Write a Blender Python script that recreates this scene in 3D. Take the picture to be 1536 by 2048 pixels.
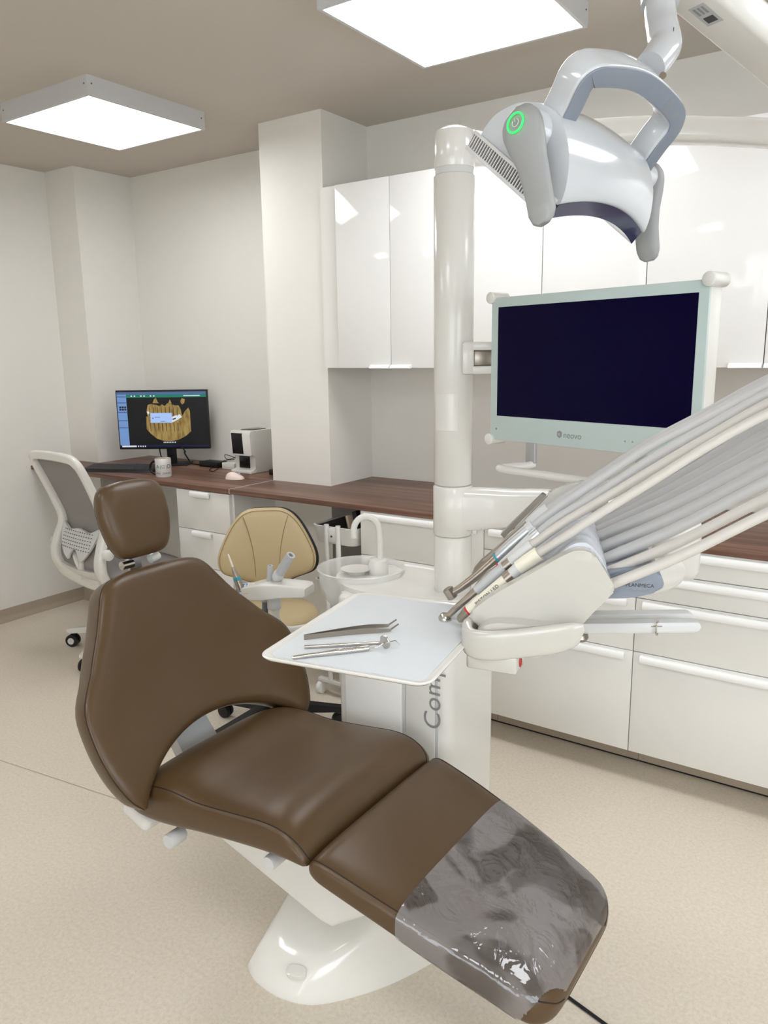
import bpy, bmesh, math, random
from mathutils import Vector, Matrix
random.seed(7)
R = math.radians
for o in list(bpy.data.objects): bpy.data.objects.remove(o)
SC = bpy.context.scene
COL = SC.collection

# ------------------------------------------------------------------ camera
F, YAW, PITCH, ROLL, H = 1543.79, .602148, .202373, -.01394, 1.555
CAM = Vector((0, 0, H))
fwd = Vector((-math.sin(YAW) * math.cos(PITCH), math.cos(YAW) * math.cos(PITCH), -math.sin(PITCH)))
_r = Vector((math.cos(YAW), math.sin(YAW), 0)); _u = _r.cross(fwd)
right = _r * math.cos(ROLL) + _u * math.sin(ROLL)
upv = -_r * math.sin(ROLL) + _u * math.cos(ROLL)
cd = bpy.data.cameras.new('camera'); cam = bpy.data.objects.new('camera', cd); COL.objects.link(cam)
cd.sensor_fit = 'VERTICAL'; cd.sensor_height = 36; cd.sensor_width = 27; cd.lens = 36 * F / 2048
cd.clip_start = .02
cam.matrix_world = Matrix(((right.x, upv.x, -fwd.x, 0), (right.y, upv.y, -fwd.y, 0), (right.z, upv.z, -fwd.z, H), (0, 0, 0, 1)))
SC.camera = cam
def ray(px, py): return right * ((px - 768) / F) - upv * ((py - 1024) / F) + fwd
def PD(px, py, t): return CAM + ray(px, py) * t
def PZ(px, py, z): d = ray(px, py); return CAM + d * ((z - H) / d.z)
def PY(px, py, y): d = ray(px, py); return CAM + d * (y / d.y)
def PX(px, py, x): d = ray(px, py); return CAM + d * (x / d.x)
def PP(px, py, p, n): d = ray(px, py); return CAM + d * ((Vector(p) - CAM).dot(n) / d.dot(n))

# ------------------------------------------------------------------ light / exposure
w = bpy.data.worlds.new('World'); SC.world = w; w.use_nodes = True
bg = w.node_tree.nodes['Background']; bg.inputs[0].default_value = (.86, .93, 1, 1); bg.inputs[1].default_value = 5.8
SC.view_settings.view_transform = 'Standard'; SC.view_settings.look = 'None'
SC.view_settings.gamma = 1; SC.view_settings.use_curve_mapping = False
SC.view_settings.exposure = 0.04
PANEL = 10.0      # radiance of the ceiling panels

# ------------------------------------------------------------------ materials
def lin(c):
    return tuple((x / 255 / 12.92 if x / 255 <= .04045 else ((x / 255 + .055) / 1.055) ** 2.4) for x in c)
MATS = {}
def mat(name, rgb, rough=.5, metal=0., spec=.5, coat=0., noise=0., nscale=20., bump=0., bscale=200., trans=0., ior=1.45, emit=None, estr=0., alpha=1.):
    m = bpy.data.materials.new(name); m.use_nodes = True; nt = m.node_tree; b = nt.nodes['Principled BSDF']
    c = lin(rgb)
    b.inputs['Base Color'].default_value = (*c, 1); b.inputs['Roughness'].default_value = rough
    b.inputs['Metallic'].default_value = metal; b.inputs['Specular IOR Level'].default_value = spec
    b.inputs['Coat Weight'].default_value = coat; b.inputs['Coat Roughness'].default_value = .06
    b.inputs['Transmission Weight'].default_value = trans; b.inputs['IOR'].default_value = ior
    b.inputs['Alpha'].default_value = alpha
    tc = nt.nodes.new('ShaderNodeTexCoord')
    n = nt.nodes.new('ShaderNodeTexNoise'); n.inputs['Scale'].default_value = nscale; n.inputs['Detail'].default_value = 4
    nt.links.new(tc.outputs['Object'], n.inputs['Vector'])
    mx = nt.nodes.new('ShaderNodeMix'); mx.data_type = 'RGBA'
    k = max(noise, .012)
    mx.inputs['A'].default_value = (*[x * (1 - k) for x in c], 1); mx.inputs['B'].default_value = (*[min(1, x * (1 + k)) for x in c], 1)
    nt.links.new(n.outputs['Fac'], mx.inputs['Factor']); nt.links.new(mx.outputs['Result'], b.inputs['Base Color'])
    if bump:
        n2 = nt.nodes.new('ShaderNodeTexNoise'); n2.inputs['Scale'].default_value = bscale; n2.inputs['Detail'].default_value = 3
        nt.links.new(tc.outputs['Object'], n2.inputs['Vector'])
        bp = nt.nodes.new('ShaderNodeBump'); bp.inputs['Strength'].default_value = bump; bp.inputs['Distance'].default_value = .002
        nt.links.new(n2.outputs['Fac'], bp.inputs['Height']); nt.links.new(bp.outputs['Normal'], b.inputs['Normal'])
    if emit is not None:
        b.inputs['Emission Color'].default_value = (*lin(emit), 1); b.inputs['Emission Strength'].default_value = estr
    MATS[name] = m; return m
mat('wall', (235, 232, 225), .85, bump=.05, bscale=150)
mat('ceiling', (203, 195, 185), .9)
mat('cove', (178, 164, 146), .5, noise=.05, nscale=60)
mat('white_gloss', (236, 235, 233), .05, spec=.35)
mat('white_satin', (232, 230, 225), .32)
mat('white_plastic', (221, 219, 213), .24, coat=.3)
mat('white_lacquer', (223, 221, 216), .16, coat=.5)
mat('console_white', (190, 187, 179), .2, coat=.4)
mat('lamp_white', (196, 199, 202), .15, coat=.6)
mat('base_white', (236, 234, 228), .14, coat=.6)
mat('grey_plastic', (184, 185, 186), .4)
mat('light_grey', (206, 206, 205), .4)
mat('blue_grey', (130, 137, 148), .4)
mat('handle_grey', (152, 153, 152), .45)
mat('handle_white', (246, 246, 244), .3)
mat('dark_gap', (28, 28, 34), .7)
mat('black', (16, 16, 18), .45)
mat('black_gloss', (10, 10, 14), .2)
mat('dark_grey', (70, 70, 72), .55)
mat('tray_grey', (96, 93, 88), .6)
mat('leather', (83, 63, 40), .33, spec=.5, noise=.04, nscale=8, bump=.12, bscale=420)
mat('thread', (46, 34, 22), .7)
mat('beige_leather', (192, 173, 136), .42, spec=.4, bump=.1, bscale=420)
mat('beige_thread', (150, 128, 90), .7)
mat('mesh_grey', (142, 136, 134), .75, noise=.12, nscale=900)
mat('steel', (200, 196, 190), .22, metal=1)
mat('dull_steel', (158, 150, 140), .32, metal=1)
mat('satin_nickel', (168, 158, 146), .3, metal=.9)
mat('aluminium', (196, 198, 200), .35, metal=.8)
mat('hose', (186, 185, 184), .45)
mat('hose_warm', (196, 191, 184), .45)
mat('mint', (190, 205, 201), .25, coat=.15)
mat('screen_off', (8, 4, 40), .1, spec=.08)
mat('tray_mat', (212, 217, 220), .5)
mat('pad', (205, 208, 214), .45)
mat('red', (196, 40, 44), .4)
mat('cream', (232, 226, 208), .35)
mat('frost', (240, 240, 236), .25, trans=.3, alpha=.5)
mat('print_grey', (142, 142, 142), .5)
mat('print_dark', (60, 60, 62), .5)
mat('print_green', (54, 140, 108), .5)
mat('blue_key', (60, 130, 190), .4)
mat('teal_ring', (60, 150, 170), .4)
mat('mouse_pink', (240, 222, 212), .35)
mat('cable', (18, 18, 26), .5)
mat('wood_box', (198, 178, 150), .6)
mat('outside', (210, 220, 228), .9)
mat('lamp_frame', (206, 206, 206), .4)
mat('lamp_glass', (58, 58, 84), .1, spec=.6, coat=.4)
mat('panel_light', (255, 255, 255), .5, emit=(250, 252, 255), estr=PANEL)
mat('green_led', (40, 200, 90), .5, emit=(30, 255, 90), estr=1.6)
def emis(name, rgb, s=1.0):
    return mat(name, tuple(x * .3 for x in rgb), .5, emit=rgb, estr=s)
emis('scr_black', (5, 7, 12), .6); emis('scr_green', (16, 128, 104), .75); emis('scr_blue', (120, 158, 216), .75)
emis('scr_pale', (170, 200, 250), .85); emis('scr_navy', (14, 18, 58), .8); emis('scr_white', (225, 235, 245), .8); emis('scr_slate', (84, 112, 160), .7)
def mat_bone():
    m = emis('scr_bone', (168, 136, 70), .7); nt = m.node_tree; b = nt.nodes['Principled BSDF']
    tc = nt.nodes.new('ShaderNodeTexCoord'); mp = nt.nodes.new('ShaderNodeMapping'); mp.inputs['Scale'].default_value = (1, 1, .22)
    n = nt.nodes.new('ShaderNodeTexNoise'); n.inputs['Scale'].default_value = 75; n.inputs['Detail'].default_value = 3
    cr = nt.nodes.new('ShaderNodeValToRGB'); cr.color_ramp.elements[0].position = .3; cr.color_ramp.elements[1].position = .66
    cr.color_ramp.elements[0].color = (*lin((120, 92, 42)), 1); cr.color_ramp.elements[1].color = (*lin((186, 158, 92)), 1)
    nt.links.new(tc.outputs['Object'], mp.inputs[0]); nt.links.new(mp.outputs[0], n.inputs['Vector']); nt.links.new(n.outputs['Fac'], cr.inputs[0])
    nt.links.new(cr.outputs[0], b.inputs['Emission Color'])
mat_bone()
def mat_wood():
    m = mat('walnut', (96, 64, 50), .38, spec=.4); nt = m.node_tree; b = nt.nodes['Principled BSDF']
    tc = nt.nodes.new('ShaderNodeTexCoord'); mp = nt.nodes.new('ShaderNodeMapping'); mp.inputs['Scale'].default_value = (.5, 9, 22)
    n = nt.nodes.new('ShaderNodeTexNoise'); n.inputs['Scale'].default_value = 3.2; n.inputs['Detail'].default_value = 7; n.inputs['Roughness'].default_value = .62
    mp2 = nt.nodes.new('ShaderNodeMapping'); mp2.inputs['Scale'].default_value = (.12, 13, 30)
    n2 = nt.nodes.new('ShaderNodeTexNoise'); n2.inputs['Scale'].default_value = 1.1; n2.inputs['Detail'].default_value = 2
    ad = nt.nodes.new('ShaderNodeMath'); ad.operation = 'AVERAGE' if False else 'ADD'
    hf = nt.nodes.new('ShaderNodeMath'); hf.operation = 'MULTIPLY'; hf.inputs[1].default_value = .5
    cr = nt.nodes.new('ShaderNodeValToRGB'); e = cr.color_ramp.elements
    e[0].position = .33; e[0].color = (*lin((78, 52, 41)), 1); e[1].position = .68; e[1].color = (*lin((158, 122, 103)), 1)
    k = e.new(.5); k.color = (*lin((114, 83, 69)), 1)
    nt.links.new(tc.outputs['Object'], mp.inputs[0]); nt.links.new(tc.outputs['Object'], mp2.inputs[0])
    nt.links.new(mp.outputs[0], n.inputs['Vector']); nt.links.new(mp2.outputs[0], n2.inputs['Vector'])
    nt.links.new(n.outputs['Fac'], ad.inputs[0]); nt.links.new(n2.outputs['Fac'], ad.inputs[1]); nt.links.new(ad.outputs[0], hf.inputs[0])
    nt.links.new(hf.outputs[0], cr.inputs[0]); nt.links.new(cr.outputs[0], b.inputs['Base Color'])
mat_wood()
def mat_floor():
    m = mat('vinyl', (216, 199, 174), .42, spec=.35); nt = m.node_tree; b = nt.nodes['Principled BSDF']
    tc = nt.nodes.new('ShaderNodeTexCoord')
    n = nt.nodes.new('ShaderNodeTexNoise'); n.inputs['Scale'].default_value = 95; n.inputs['Detail'].default_value = 5; n.inputs['Roughness'].default_value = .7
    v = nt.nodes.new('ShaderNodeTexVoronoi'); v.inputs['Scale'].default_value = 85
    cr = nt.nodes.new('ShaderNodeValToRGB'); e = cr.color_ramp.elements
    e[0].position = .3; e[0].color = (*lin((211, 199, 181)), 1); e[1].position = .7; e[1].color = (*lin((230, 220, 204)), 1)
    cv = nt.nodes.new('ShaderNodeValToRGB'); e = cv.color_ramp.elements
    e[0].position = .07; e[0].color = (1, 1, 1, 1); e[1].position = .2; e[1].color = (0, 0, 0, 1)
    mul = nt.nodes.new('ShaderNodeMath'); mul.operation = 'MULTIPLY'; mul.inputs[1].default_value = .3
    mx = nt.nodes.new('ShaderNodeMix'); mx.data_type = 'RGBA'; mx.inputs['B'].default_value = (*lin((186, 160, 132)), 1)
    for t in (n, v): nt.links.new(tc.outputs['Object'], t.inputs['Vector'])
    nt.links.new(n.outputs['Fac'], cr.inputs[0]); nt.links.new(v.outputs['Distance'], cv.inputs[0]); nt.links.new(cv.outputs[0], mul.inputs[0])
    nt.links.new(mul.outputs[0], mx.inputs['Factor']); nt.links.new(cr.outputs[0], mx.inputs['A']); nt.links.new(mx.outputs['Result'], b.inputs['Base Color'])
mat_floor()
def mat_film():
    m = bpy.data.materials.new('clear_film'); m.use_nodes = True; nt = m.node_tree; nt.nodes.clear()
    out = nt.nodes.new('ShaderNodeOutputMaterial'); tr = nt.nodes.new('ShaderNodeBsdfTransparent'); tr.inputs[0].default_value = (.9, .9, .92, 1)
    gl = nt.nodes.new('ShaderNodeBsdfGlossy'); gl.inputs['Roughness'].default_value = .05
    df = nt.nodes.new('ShaderNodeBsdfDiffuse'); df.inputs[0].default_value = (.46, .42, .41, 1)  # warm grey haze painted in for the ceiling's reflection on the film
    lw = nt.nodes.new('ShaderNodeLayerWeight'); lw.inputs['Blend'].default_value = .42
    tc = nt.nodes.new('ShaderNodeTexCoord')
    n = nt.nodes.new('ShaderNodeTexNoise'); n.inputs['Scale'].default_value = 11; n.inputs['Detail'].default_value = 3; n.inputs['Distortion'].default_value = 1.6
    bp = nt.nodes.new('ShaderNodeBump'); bp.inputs['Strength'].default_value = .5; bp.inputs['Distance'].default_value = .012
    m1 = nt.nodes.new('ShaderNodeMixShader')
    n3 = nt.nodes.new('ShaderNodeTexNoise'); n3.inputs['Scale'].default_value = 5.5; n3.inputs['Detail'].default_value = 5; n3.inputs['Distortion'].default_value = .9
    cr = nt.nodes.new('ShaderNodeValToRGB'); e = cr.color_ramp.elements; e[0].position = .47; e[0].color = (.13, .13, .13, 1); e[1].position = .53; e[1].color = (.38, .38, .38, 1)
    nt.links.new(tc.outputs['Object'], n3.inputs['Vector']); nt.links.new(n3.outputs['Fac'], cr.inputs[0]); nt.links.new(cr.outputs[0], m1.inputs[0])
    m2 = nt.nodes.new('ShaderNodeMixShader')
    nt.links.new(tc.outputs['Object'], n.inputs['Vector']); nt.links.new(n.outputs['Fac'], bp.inputs['Height'])
    nt.links.new(bp.outputs['Normal'], gl.inputs['Normal']); nt.links.new(bp.outputs['Normal'], lw.inputs['Normal'])
    nt.links.new(tr.outputs[0], m1.inputs[1]); nt.links.new(df.outputs[0], m1.inputs[2])
    nt.links.new(lw.outputs['Fresnel'], m2.inputs[0]); nt.links.new(m1.outputs[0], m2.inputs[1]); nt.links.new(gl.outputs[0], m2.inputs[2])
    nt.links.new(m2.outputs[0], out.inputs[0]); MATS['clear_film'] = m
mat_film()
def mat_glass():
    m = bpy.data.materials.new('window_glass'); m.use_nodes = True; nt = m.node_tree; nt.nodes.clear()
    out = nt.nodes.new('ShaderNodeOutputMaterial'); tr = nt.nodes.new('ShaderNodeBsdfTransparent'); gl = nt.nodes.new('ShaderNodeBsdfGlossy'); gl.inputs['Roughness'].default_value = .02
    m2 = nt.nodes.new('ShaderNodeMixShader'); m2.inputs[0].default_value = .06
    nt.links.new(tr.outputs[0], m2.inputs[1]); nt.links.new(gl.outputs[0], m2.inputs[2]); nt.links.new(m2.outputs[0], out.inputs[0]); MATS['window_glass'] = m
mat_glass()

# ------------------------------------------------------------------ mesh helpers
def V(*a): return Vector(a[0]) if len(a) == 1 else Vector(a)
def spline(pts, n=8, closed=False):
    pts = [Vector(p) for p in pts]; out = []; L = len(pts)
    for i in range(L if closed else L - 1):
        p1, p2 = pts[i], pts[(i + 1) % L]
        p0 = pts[i - 1] if (i > 0 or closed) else p1 * 2 - p2
        p3 = pts[(i + 2) % L] if (i + 2 < L or closed) else p2 * 2 - p1
        for k in range(n):
            t = k / n
            out.append(.5 * ((2 * p1) + (p2 - p0) * t + (2 * p0 - 5 * p1 + 4 * p2 - p3) * t * t + (3 * p1 - p0 - 3 * p2 + p3) * t ** 3))
    if not closed: out.append(pts[-1])
    return out
def interp(tab, x):
    if x <= tab[0][0]: return tab[0][1]
    for (a, b), (c, d) in zip(tab, tab[1:]):
        if x <= c:
            t = (x - a) / (c - a); return b + (d - b) * t
    return tab[-1][1]
def sinterp(tab, x):   # smooth (catmull) interpolation
    xs = [t[0] for t in tab]; ys = [t[1] for t in tab]
    if x <= xs[0]: return ys[0]
    if x >= xs[-1]: return ys[-1]
    i = max(k for k in range(len(xs) - 1) if xs[k] <= x); h = xs[i + 1] - xs[i]; t = (x - xs[i]) / h
    def sl(k):
        if k == 0: return (ys[1] - ys[0]) / (xs[1] - xs[0])
        if k == len(xs) - 1: return (ys[-1] - ys[-2]) / (xs[-1] - xs[-2])
        return (ys[k + 1] - ys[k - 1]) / (xs[k + 1] - xs[k - 1])
    m0, m1 = sl(i) * h, sl(i + 1) * h
    return (2 * t ** 3 - 3 * t * t + 1) * ys[i] + (t ** 3 - 2 * t * t + t) * m0 + (-2 * t ** 3 + 3 * t * t) * ys[i + 1] + (t ** 3 - t * t) * m1
def rrect(w, h, r, n=5, cx=0, cy=0):
    o = []
    for sx, sy, a0 in ((1, 1, 0), (-1, 1, 90), (-1, -1, 180), (1, -1, 270)):
        for k in range(n + 1):
            a = R(a0 + 90 * k / n); o.append((cx + sx * (w / 2 - r) + r * math.cos(a), cy + sy * (h / 2 - r) + r * math.sin(a)))
    return o
class B:
    def __init__(s): s.bm = bmesh.new()
    def ring(s, pts): return [s.bm.verts.new(p) for p in pts]
    def bridge(s, a, b):
        n = len(a)
        for i in range(n):
            try: s.bm.faces.new((a[i], a[(i + 1) % n], b[(i + 1) % n], b[i]))
            except ValueError: pass
    def cap(s, r, flip=False):
        try: s.bm.faces.new(r[::-1] if flip else r)
        except ValueError: pass
    def box(s, lo, hi, M=None, bev=0, seg=2):
        lo, hi = Vector(lo), Vector(hi)
        t = bmesh.new(); bmesh.ops.create_cube(t, size=1)
        for v in t.verts: v.co = Vector(((lo[i] + hi[i]) / 2 + v.co[i] * (hi[i] - lo[i]) for i in range(3)))
        if bev: bmesh.ops.bevel(t, geom=list(t.edges), offset=bev, segments=seg, profile=.5, affect='EDGES')
        return s.merge(t, M)
    def merge(s, t, M=None):
        mp = {}
        for v in t.verts: mp[v] = s.bm.verts.new(M @ v.co if M else v.co)
        for f in t.faces: s.bm.faces.new([mp[v] for v in f.verts])
        t.free(); return s
    def prism(s, pts, f, w0, w1, bev=0, seg=2):
        t = bmesh.new(); n = len(pts)
        a = [t.verts.new((p[0], p[1], w0)) for p in pts]; b = [t.verts.new((p[0], p[1], w1)) for p in pts]
        t.faces.new(a[::-1]); t.faces.new(b)
        for i in range(n): t.faces.new((a[i], a[(i + 1) % n], b[(i + 1) % n], b[i]))
        if bev:
            ed = [e for e in t.edges if abs(e.verts[0].co.z - e.verts[1].co.z) < 1e-9]
            bmesh.ops.bevel(t, geom=ed, offset=bev, segments=seg, profile=.5, affect='EDGES')
        for v in t.verts: v.co = Vector(f(v.co.x, v.co.y, v.co.z))
        return s.merge(t)
    def tube(s, path, r, seg=12, caps=True, flat=None):
        path = [Vector(p) for p in path]; n = len(path); rs = r if isinstance(r, (list, tuple)) else [r] * n
        if len(rs) != n: rs = [interp([(i / (len(rs) - 1), q) for i, q in enumerate(rs)], k / (n - 1)) for k in range(n)]
        prev = None; up = None; first = None
        for i, p in enumerate(path):
            t = (path[min(i + 1, n - 1)] - path[max(i - 1, 0)]).normalized()
            if up is None:
                up = Vector((0, 0, 1)) if abs(t.z) < .9 else Vector((1, 0, 0))
            up = (up - t * up.dot(t)).normalized(); sd = t.cross(up)
            fl = flat or 1
            rg = s.ring([p + (sd * math.cos(2 * math.pi * k / seg) * fl + up * math.sin(2 * math.pi * k / seg)) * rs[i] for k in range(seg)])
            if prev: s.bridge(prev, rg)
            else: first = rg
            prev = rg
        if caps: s.cap(first, True); s.cap(prev)
        return s
    def lathe(s, prof, o=(0, 0, 0), ax=(0, 0, 1), seg=32, caps=True):
        o = Vector(o); ax = Vector(ax).normalized(); u = ax.orthogonal().normalized(); v = ax.cross(u)
        prev = first = None
        for r, z in prof:
            rg = s.ring([o + ax * z + (u * math.cos(2 * math.pi * k / seg) + v * math.sin(2 * math.pi * k / seg)) * max(r, 1e-5) for k in range(seg)])
            if prev: s.bridge(prev, rg)
            else: first = rg
            prev = rg
        if caps: s.cap(first, True); s.cap(prev)
        return s
    def loft(s, rings, caps=True):
        prev = first = None
        for r in rings:
            rg = s.ring(r)
            if prev: s.bridge(prev, rg)
            else: first = rg
            prev = rg
        if caps: s.cap(first, True); s.cap(prev)
        return s
    def out(s, name, m, parent=None, smooth=40, sub=0):
        bmesh.ops.remove_doubles(s.bm, verts=s.bm.verts, dist=1e-6)
        bmesh.ops.recalc_face_normals(s.bm, faces=s.bm.faces)
        me = bpy.data.meshes.new(name); s.bm.to_mesh(me); s.bm.free()
        me.materials.append(MATS[m])
        if smooth: me.shade_smooth(); me.set_sharp_from_angle(angle=R(smooth))
        return link(name, me, parent, sub)
def link(name, me, parent=None, sub=0):
    o = bpy.data.objects.new(name, me); COL.objects.link(o)
    if parent is not None: setp(o, parent)
    if sub:
        md = o.modifiers.new('subdivision', 'SUBSURF'); md.levels = sub; md.render_levels = sub
    return o
def wm(o):
    m = o.matrix_basis.copy()
    return wm(o.parent) @ o.matrix_parent_inverse @ m if o.parent else m
def setp(o, p): o.parent = p; o.matrix_parent_inverse = wm(p).inverted()
def tag(o, label, cat, group=None):
    o['label'] = label; o['category'] = cat
    if group: o['group'] = group
    return o
def thing(name, label, cat, loc=(0, 0, 0), group=None):
    o = bpy.data.objects.new(name, None); COL.objects.link(o); o.location = loc; o.empty_display_size = .05
    return tag(o, label, cat, group)
def struct(o): o['kind'] = 'structure'; return o
def obox(name, lo, hi, m, parent=None, bev=0, M=None, smooth=40): return B().box(lo, hi, M, bev).out(name, m, parent, smooth)
def frame(o, ex, ey, ez):
    o = Vector(o); return Matrix(((ex[0], ey[0], ez[0], o[0]), (ex[1], ey[1], ez[1], o[1]), (ex[2], ey[2], ez[2], o[2]), (0, 0, 0, 1)))
def rotz(o, deg):
    a = R(deg); return frame(o, (math.cos(a), math.sin(a), 0), (-math.sin(a), math.cos(a), 0), (0, 0, 1))
def text(name, s, size, M, m, parent, extrude=.0002, shear=0, space=1.):
    c = bpy.data.curves.new(name, 'FONT'); c.body = s; c.size = size; c.extrude = extrude; c.align_x = 'CENTER'; c.align_y = 'CENTER'; c.shear = shear; c.space_character = space
    o = bpy.data.objects.new(name, c); COL.objects.link(o)
    me = bpy.data.meshes.new_from_object(o.evaluated_get(bpy.context.evaluated_depsgraph_get()))
    bpy.data.objects.remove(o); bpy.data.curves.remove(c)
    me.transform(M); me.materials.clear(); me.materials.append(MATS[m])
    return link(name, me, parent)

# ================================================================== ROOM
ZC = 2.637; XL = -4.42; YB = 3.31; XR = 1.75; YF = -1.75
struct(obox('floor', (XL - .2, YF - .2, -.1), (XR + .2, YB + .2, 0), 'vinyl'))
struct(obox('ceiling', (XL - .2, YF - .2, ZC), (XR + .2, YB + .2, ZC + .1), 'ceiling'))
struct(obox('wall_left', (XL - .2, YF, 0), (XL, YB, ZC), 'wall'))
struct(obox('wall_back', (XL, YB, 0), (XR, YB + .2, ZC), 'wall'))
struct(obox('wall_pier', (XL, 2.915, 0), (-4.14, YB, ZC), 'wall'))
struct(obox('wall_column', (-2.727, 2.953, 0), (-2.345, YB, ZC), 'wall'))
# right wall with a window, front wall with a tall slim window
WY0, WY1, WZ0, WZ1 = -.5, 1.5, .95, 2.25
b = B(); b.box((XR, YF, 0), (XR + .2, YB, WZ0)); b.box((XR, YF, WZ1), (XR + .2, YB, ZC)); b.box((XR, YF, WZ0), (XR + .2, WY0, WZ1)); b.box((XR, WY1, WZ0), (XR + .2, YB, WZ1))
struct(b.out('wall_right', 'wall'))
SX0, SX1, SZ0, SZ1 = -1.3, -1.12, .5, 1.75
GX0, GX1 = -.75, 1.35
b = B(); b.box((XL, YF - .2, 0), (XR, YF, SZ0)); b.box((XL, YF - .2, WZ1), (XR, YF, ZC)); b.box((XL, YF - .2, SZ0), (SX0, YF, WZ1)); b.box((SX0, YF - .2, SZ1), (SX1, YF, WZ1)); b.box((SX1, YF - .2, SZ0), (GX0, YF, WZ1)); b.box((GX0, YF - .2, SZ0), (GX1, YF, WZ0)); b.box((GX1, YF - .2, SZ0), (XR, YF, WZ1))
struct(b.out('wall_front', 'wall'))
def window(name, axis, p, a0, a1, z0, z1, mull):
    def mk(lo, hi): return ((p + lo[0], lo[1], lo[2]), (p + hi[0], hi[1], hi[2])) if axis == 'x' else ((lo[1], p - hi[0], lo[2]), (hi[1], p - lo[0], hi[2]))
    b = B(); f = .05
    b.box(*mk((.05, a0, z0), (.11, a1, z0 + f))); b.box(*mk((.05, a0, z1 - f), (.11, a1, z1))); b.box(*mk((.05, a0, z0), (.11, a0 + f, z1))); b.box(*mk((.05, a1 - f, z0), (.11, a1, z1)))
    for q in mull: b.box(*mk((.05, q - f / 2, z0), (.11, q + f / 2, z1)))
    o = struct(b.out(name, 'white_satin')); B().box(*mk((.077, a0, z0), (.083, a1, z1))).out('pane', 'window_glass', o)
window('window_1', 'x', XR, WY0, WY1, WZ0, WZ1, [(WY0 + WY1) / 2])
window('added_window', 'y', YF, GX0, GX1, WZ0, WZ1, [(GX0 + GX1) / 2])  # unseen wide window behind the camera, added to light the cabinet fronts
SFR = .02
b = B(); 
for lo, hi in (((SX0, YF - .12, SZ0), (SX0 + SFR, YF - .06, SZ1)), ((SX1 - SFR, YF - .12, SZ0), (SX1, YF - .06, SZ1)), ((SX0, YF - .12, SZ0), (SX1, YF - .06, SZ0 + SFR)), ((SX0, YF - .12, SZ1 - SFR), (SX1, YF - .06, SZ1))): b.box(lo, hi)
o = struct(b.out('window_2', 'white_satin')); obox('pane', (SX0, YF - .093, SZ0), (SX1, YF - .087, SZ1), 'window_glass', o)
# coved vinyl skirting
def cove(name, p0, p1, inward):
    p0, p1, n = Vector(p0), Vector(p1), Vector(inward); b = B(); rings = []
    for p in (p0, p1):
        rg = [p + n * .003 + V(0, 0, .075), p + n * .004 + V(0, 0, .035)]
        for k in range(1, 7):
            a = R(90 * k / 6); rg.append(p + n * (.004 + .03 * (1 - math.cos(a))) + V(0, 0, .035 - .0335 * math.sin(a)))
        rg += [p + n * .034 + V(0, 0, 0), p + V(0, 0, 0), p + V(0, 0, .075)]
        rings.append(rg)
    b.loft(rings); return struct(b.out(name, 'cove'))
cove('baseboard_left', (XL, YF, 0), (XL, 2.915, 0), (1, 0, 0))
cove('baseboard_pier', (XL, 2.915, 0), (-4.14, 2.915, 0), (0, -1, 0))
cove('baseboard_corner', (-4.14, 2.915, 0), (-4.14, YB, 0), (1, 0, 0))
cove('baseboard_back', (-4.14, YB, 0), (-2.727, YB, 0), (0, -1, 0))
# weld seam in the vinyl
s0, s1 = PZ(-300, 1421, 0), PZ(700, 1753, 0); d = (s1 - s0).normalized(); q = V(-d.y, d.x, 0) * .0022
me = bpy.data.meshes.new('weld_seam'); me.from_pydata([s0 - q + V(0, 0, .0006), s1 - q + V(0, 0, .0006), s1 + q + V(0, 0, .0006), s0 + q + V(0, 0, .0006)], [], [(0, 1, 2, 3)]); me.materials.append(MATS['cove'])
link('weld_seam', me, bpy.data.objects['floor'])

# ceiling panels
def panel(cx, cy, label):
    t = thing('ceiling_light', label, 'ceiling light', (cx, cy, ZC - .075), 'square ceiling light panels')
    b = B(); h = .305; z0, z1 = ZC - .075, ZC
    b.box((cx - h, cy - h, z0), (cx + h, cy - h + .012, z1)); b.box((cx - h, cy + h - .012, z0), (cx + h, cy + h, z1))
    b.box((cx - h, cy - h + .012, z0), (cx - h + .012, cy + h - .012, z1)); b.box((cx + h - .012, cy - h + .012, z0), (cx + h, cy + h - .012, z1))
    b.out('frame', 'lamp_frame', t)
    obox('diffuser', (cx - h + .012, cy - h + .012, z0 + .004), (cx + h - .012, cy + h - .012, z0 + .012), 'panel_light', t)
    for sx in (-1, 1):
        for sy in (-1, 1):
            B().lathe([(.003, 0), (.003, .0015)], (cx + sx * (h - .02), cy + sy * h, z1 - .03), (0, sy, 0), 8).out('screw', 'dark_grey', t)
            B().lathe([(.003, 0), (.003, .0015)], (cx + sx * h, cy + sy * (h - .02), z1 - .03), (sx, 0, 0), 8).out('screw', 'dark_grey', t)
    return t
panel(-3.1, 2.37, 'square glowing ceiling panel above the desk with the computer')
panel(-1.29, 2.31, 'square glowing ceiling panel beside the operating lamp')
panel(.5, 2.31, 'square glowing ceiling panel above the right run of wall cabinets')
panel(-3.1, -.1, 'square glowing ceiling panel nearest the left wall, away from the cabinets')
panel(-1.29, -.1, 'square glowing ceiling panel between the window wall and the chair head')
panel(.5, -.1, 'square glowing ceiling panel nearest the wide window')

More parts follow.
